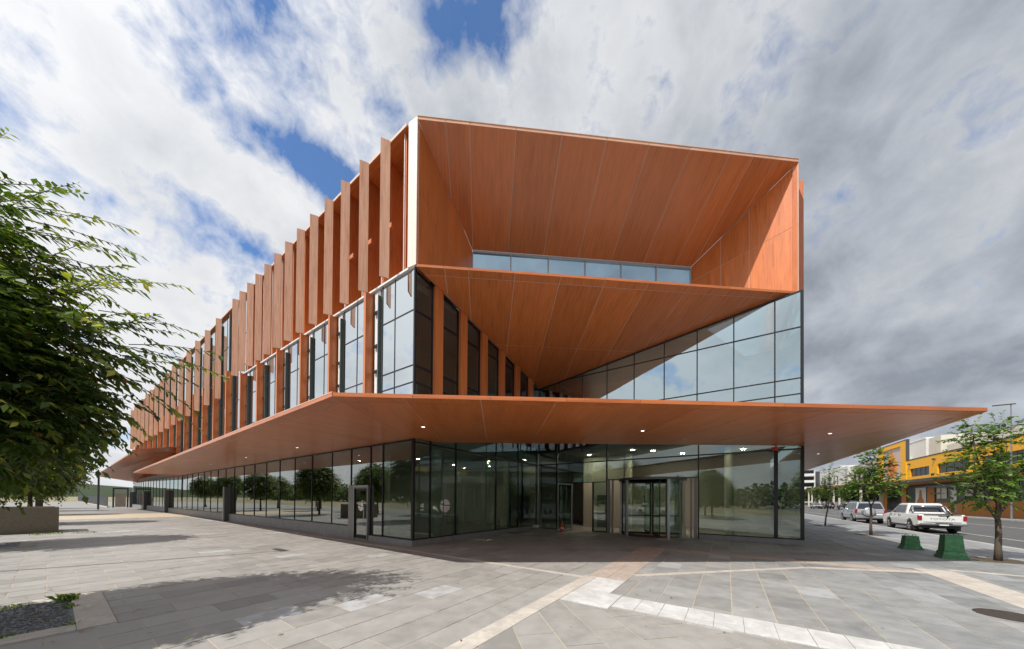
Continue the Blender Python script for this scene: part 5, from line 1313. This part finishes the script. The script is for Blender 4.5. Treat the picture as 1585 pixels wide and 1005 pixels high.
def vehicle(kind, loc, heading, paint, label, group='parked vehicles', scale=1.10, name=None):
    r = empty(name or {'pickup': 'pickup_truck', 'suv': 'station_wagon', 'car': 'parked_car'}[kind], loc, heading, label=label, cat={'pickup': 'pickup truck', 'suv': 'car', 'car': 'car'}[kind], group=group); r.scale = (scale,)*3
    B = lambda m, n, mt, bv=0, sm=False, par=r: m.build(n, mt, par, world=False, bevel=bv, smooth=sm)
    if kind == 'pickup': hw, wb0, wb1, rear, fr, zb = .92, -1.50, 1.58, -2.66, 2.62, 1.13
    elif kind == 'suv': hw, wb0, wb1, rear, fr, zb = .94, -1.36, 1.43, -2.28, 2.42, 1.14
    else: hw, wb0, wb1, rear, fr, zb = .87, -1.32, 1.36, -2.1, 2.25, .98
    ra = .46
    sill = .42
    pts = [(rear+.02, .52), (wb0-.7, .40)]+arch_pts(wb0, ra, sill)+arch_pts(wb1, ra, sill)+[(fr-.25, .34), (fr, .46), (fr+.02, .78), (fr-.12, zb-.12), (fr-.75, zb-.03), (fr-1.35, zb+.03), (rear+.03, zb), (rear, zb-.2)]
    m = MB(); side_prism(m, pts, hw, hw-.07, zb+.05, .75); B(m, 'body', paint, .045)
    m = MB(); side_prism(m, [(rear+.25, .3), (fr-.2, .3), (fr-.2, .7), (rear+.25, .7)], hw-.14); B(m, 'underbody', 'plastic_black')
    H = {'pickup': 1.80, 'suv': 1.87, 'car': 1.47}[kind]
    if kind == 'pickup': cab = [(-.92, zb-.02), (-.70, H-.04), (-.45, H), (.38, H), (.62, H-.05), (1.42, zb+.02)]
    elif kind == 'suv': cab = [(rear+.04, zb-.02), (rear+.26, H-.06), (rear+.45, H), (.15, H), (.42, H-.05), (1.18, zb+.02)]
    else: cab = [(rear+.35, zb-.02), (rear+.95, H-.04), (rear+1.3, H), (.1, H), (.3, H-.03), (1.15, zb+.0)]
    m = MB(); side_prism(m, cab, hw-.06, hw-.24, H, zb); B(m, 'cabin', paint, .05)
    ysl = lambda z: (hw-.06)+((-.18)*(z-zb)/(H-zb))+.004
    zt, z0 = H-.12, zb+.07
    xa = (cab[0][0]+.16 if kind != 'pickup' else cab[0][0]+.14); xb = cab[-1][0]-.16
    fa = lambda x0, z: x0+(cab[1][0]-cab[0][0])*(z-zb)/(H-zb); fbk = lambda x0, z: x0-(cab[-1][0]-cab[-2][0])*(z-zb)/(H-zb)
    mids = [xa, xa+(xb-xa)*.30, xa+(xb-xa)*.60, xb] if kind == 'suv' else [xa, xa+(xb-xa)*.42, xb]
    for sgn in (1, -1):
        for i in range(len(mids)-1):
            x0, x1 = mids[i]+.03, mids[i+1]-.03
            q = [(x0 if i else fa(x0, z0), z0), (x1 if i < len(mids)-2 else fbk(x1, z0), z0), (x1 if i < len(mids)-2 else fbk(x1, zt), zt), (x0 if i else fa(x0, zt), zt)]
            if abs(q[0][0]-q[1][0]) < .1: continue
            m = MB(); P_ = [Vector((x, sgn*ysl(z), z)) for x, z in q]; m.prism(P_, (0, sgn*.008, 0)); B(m, 'side_window', 'car_glass')
        m = MB(); m.cbox((cab[-1][0]-.12, sgn*(hw+.08), zb+.10), .10, .22, .17, 0); B(m, 'mirror', 'plastic_black' if kind != 'suv' else paint, .02)
        for xh in ([mids[1]-.28, mids[2]-.3] if kind == 'suv' else [mids[1]-.22, mids[-1]-.55]):
            m = MB(); m.cbox((xh, sgn*(hw-.025), zb-.12), .17, .03, .03); B(m, 'door_handle', 'chrome' if kind != 'car' else paint)
        for xd in mids[1:]:
            m = MB(); m.cbox((xd, sgn*(hw-.025), .80), .012, .02, .62); B(m, 'door_gap', 'plastic_black')
    # windscreen and rear glass
    def slab(xb0, zb0, xt0, zt0, wb_, wt_, off, nm):
        m = MB(); d_ = Vector((off, 0, .01)); P_ = [Vector((xb0, -wb_, zb0)), Vector((xb0, wb_, zb0)), Vector((xt0, wt_, zt0)), Vector((xt0, -wt_, zt0))]; m.prism([p+d_ for p in P_], (off*.6, 0, 0)); B(m, nm, 'car_glass')
    lx = lambda a, b, z: a[0]+(b[0]-a[0])*(z-a[1])/(b[1]-a[1])
    slab(lx(cab[-1], cab[-2], zb+.08), zb+.08, lx(cab[-1], cab[-2], H-.1), H-.1, hw-.16, hw-.32, .012, 'windscreen')
    slab(lx(cab[0], cab[1], zb+.12), zb+.12, lx(cab[0], cab[1], H-.14), H-.14, hw-.18, hw-.32, -.012, 'rear_window')
    for x in (wb0, wb1):
        for y in (hw-.10, -(hw-.10)): wheel(r, x, y, .385 if kind != 'car' else .33)
    for sgn in (1, -1):
        m = MB(); m.cbox((fr-.10, sgn*(hw-.22), .80), .16, .34, .18); B(m, 'headlight', 'lamp_clear', .03)
        if kind == 'pickup':
            m = MB(); m.cbox((rear+.07, sgn*(hw-.085), .93), .22, .14, .27); B(m, 'tail_light', 'tail_red', .02)
        else:
            m = MB(); m.cbox((rear+.06, sgn*(hw-.09), zb-.06), .16, .15, .36 if kind == 'suv' else .16); B(m, 'tail_light', 'tail_red', .02)
            if kind == 'suv': m = MB(); m.cbox((rear+.07, sgn*(hw-.088), zb+.05), .17, .16, .08); B(m, 'light_lens', 'lamp_clear', .01)
    if kind == 'pickup':
        m = MB(); m.prism([(rear+.06, -.72, zb+.003), (-.95, -.72, zb+.003), (-.95, .72, zb+.003), (rear+.06, .72, zb+.003)], (0, 0, .012)); B(m, 'tray', 'plastic_black')
        m = MB(); m.cbox((rear-.005, 0, .90), .03, 1.42, .44); B(m, 'tailgate', paint, .012)
        m = MB(); m.cbox((rear-.03, 0, 1.06), .03, .30, .07); B(m, 'tailgate_handle', 'chrome', .01)
        m = MB(); m.cbox((rear-.03, .0, zb+.02), .10, 1.4, .035); B(m, 'tailgate_cap', 'plastic_black', .008)
        m = MB(); m.cbox((rear-.10, 0, .56), .22, 1.72, .13); B(m, 'rear_bumper', 'chrome', .03)
        m = MB(); m.cbox((rear-.18, 0, .60), .10, .62, .07); B(m, 'bumper_step', 'plastic_black', .01)
        m = MB(); m.cbox((rear-.215, .0, .55), .01, .36, .11); B(m, 'number_plate', 'white_metal')
        M_ = Matrix.Translation((rear-.024, 0, .86)) @ Matrix(((0, 0, -1, 0), (-1, 0, 0, 0), (0, 1, 0, 0), (0, 0, 0, 1)))
        o = text_mesh('lettering', 'TOYOTA', .15, 'letter_grey', M_, r, .004, 1.55)
        # sports bar
        m = MB(); zt2 = H-.22
        for sgn in (1, -1):
            m.tube([(-1.55, sgn*.76, zb), (-1.15, sgn*.66, zt2), (-1.02, sgn*.60, zt2+.03)], .04, 8); m.tube([(-1.05, sgn*.78, zb), (-1.15, sgn*.66, zt2)], .035, 8)
        m.tube([(-1.03, -.61, zt2+.03), (-1.03, .61, zt2+.03)], .04, 8); B(m, 'sports_bar', 'chrome', 0, True)
        for sgn in (1, -1):
            m = MB(); m.cbox((wb0-.55, sgn*(hw-.12), .33), .02, .22, .34); B(m, 'mud_flap', 'plastic_black')
            m = MB(); m.tube([(-1.0, sgn*(hw-.02), .36), (1.0, sgn*(hw-.02), .36)], .045, 8); B(m, 'side_step', 'plastic_black')
    if kind == 'suv':
        m = MB(); m.lathe([(0, -.01), (.30, -.02), (.385, .02), (.40, .08), (.40, .20), (0, .20)], (rear-.21, .12, 1.0), 'X', 28); B(m, 'spare_wheel_cover', 'car_silver', 0, True)
        m = MB(); m.cbox((rear-.03, 0, .56), .16, 1.76, .22); B(m, 'rear_bumper', paint, .04)
        m = MB(); m.cbox((rear-.115, -.50, .80), .02, .36, .12); B(m, 'number_plate', 'white_metal')
        for sgn in (1, -1): m = MB(); m.tube([(-1.7, sgn*.66, H+.045), (.1, sgn*.66, H+.05)], .022, 6); B(m, 'roof_rail', 'alu')
    if kind == 'car':
        m = MB(); m.cbox((rear-.01, 0, .80), .02, .42, .10); B(m, 'number_plate', 'white_metal')
    m = MB(); m.cbox((fr+.0, 0, .62), .06, 1.2, .26); B(m, 'grille', 'plastic_black', .02)
    return r
HD = math.atan2(D2[1], D2[0])
vehicle('pickup', W(-22.0, 27.6, -.135), HD, 'car_white', 'white double cab pickup truck parked at the kerb, TOYOTA on its tailgate')
vehicle('suv', W(-21.55, 37.9, -.135), HD, 'car_silver', 'silver four wheel drive wagon with white spare wheel cover, parked ahead of the pickup')
vehicle('car', W(-31.8, 118, -.135), HD+math.pi, 'car_silver', 'silver blue car far down the street, left of the sapling trunk')
vehicle('suv', W(-34.6, 120, -.135), HD, 'car_dark', 'dark wagon parked far off beside the silver blue car')
vehicle('car', W(-35.1, 106, -.135), HD, 'car_dark', 'dark low car parked far off before the pale shops')
vehicle('suv', W(-30.2, 135, -.135), HD+math.pi, 'car_white', 'white wagon furthest down the street beside the glass corner')
vehicle('car', W(-22.3, -9, -.135), HD, 'car_white', 'white car parked behind the viewer, mirrored in the right hand glass')
vehicle('car', W(-22.3, -22, -.135), HD, 'car_blue', 'dark blue car parked well behind the viewer, mirrored in the end glass')
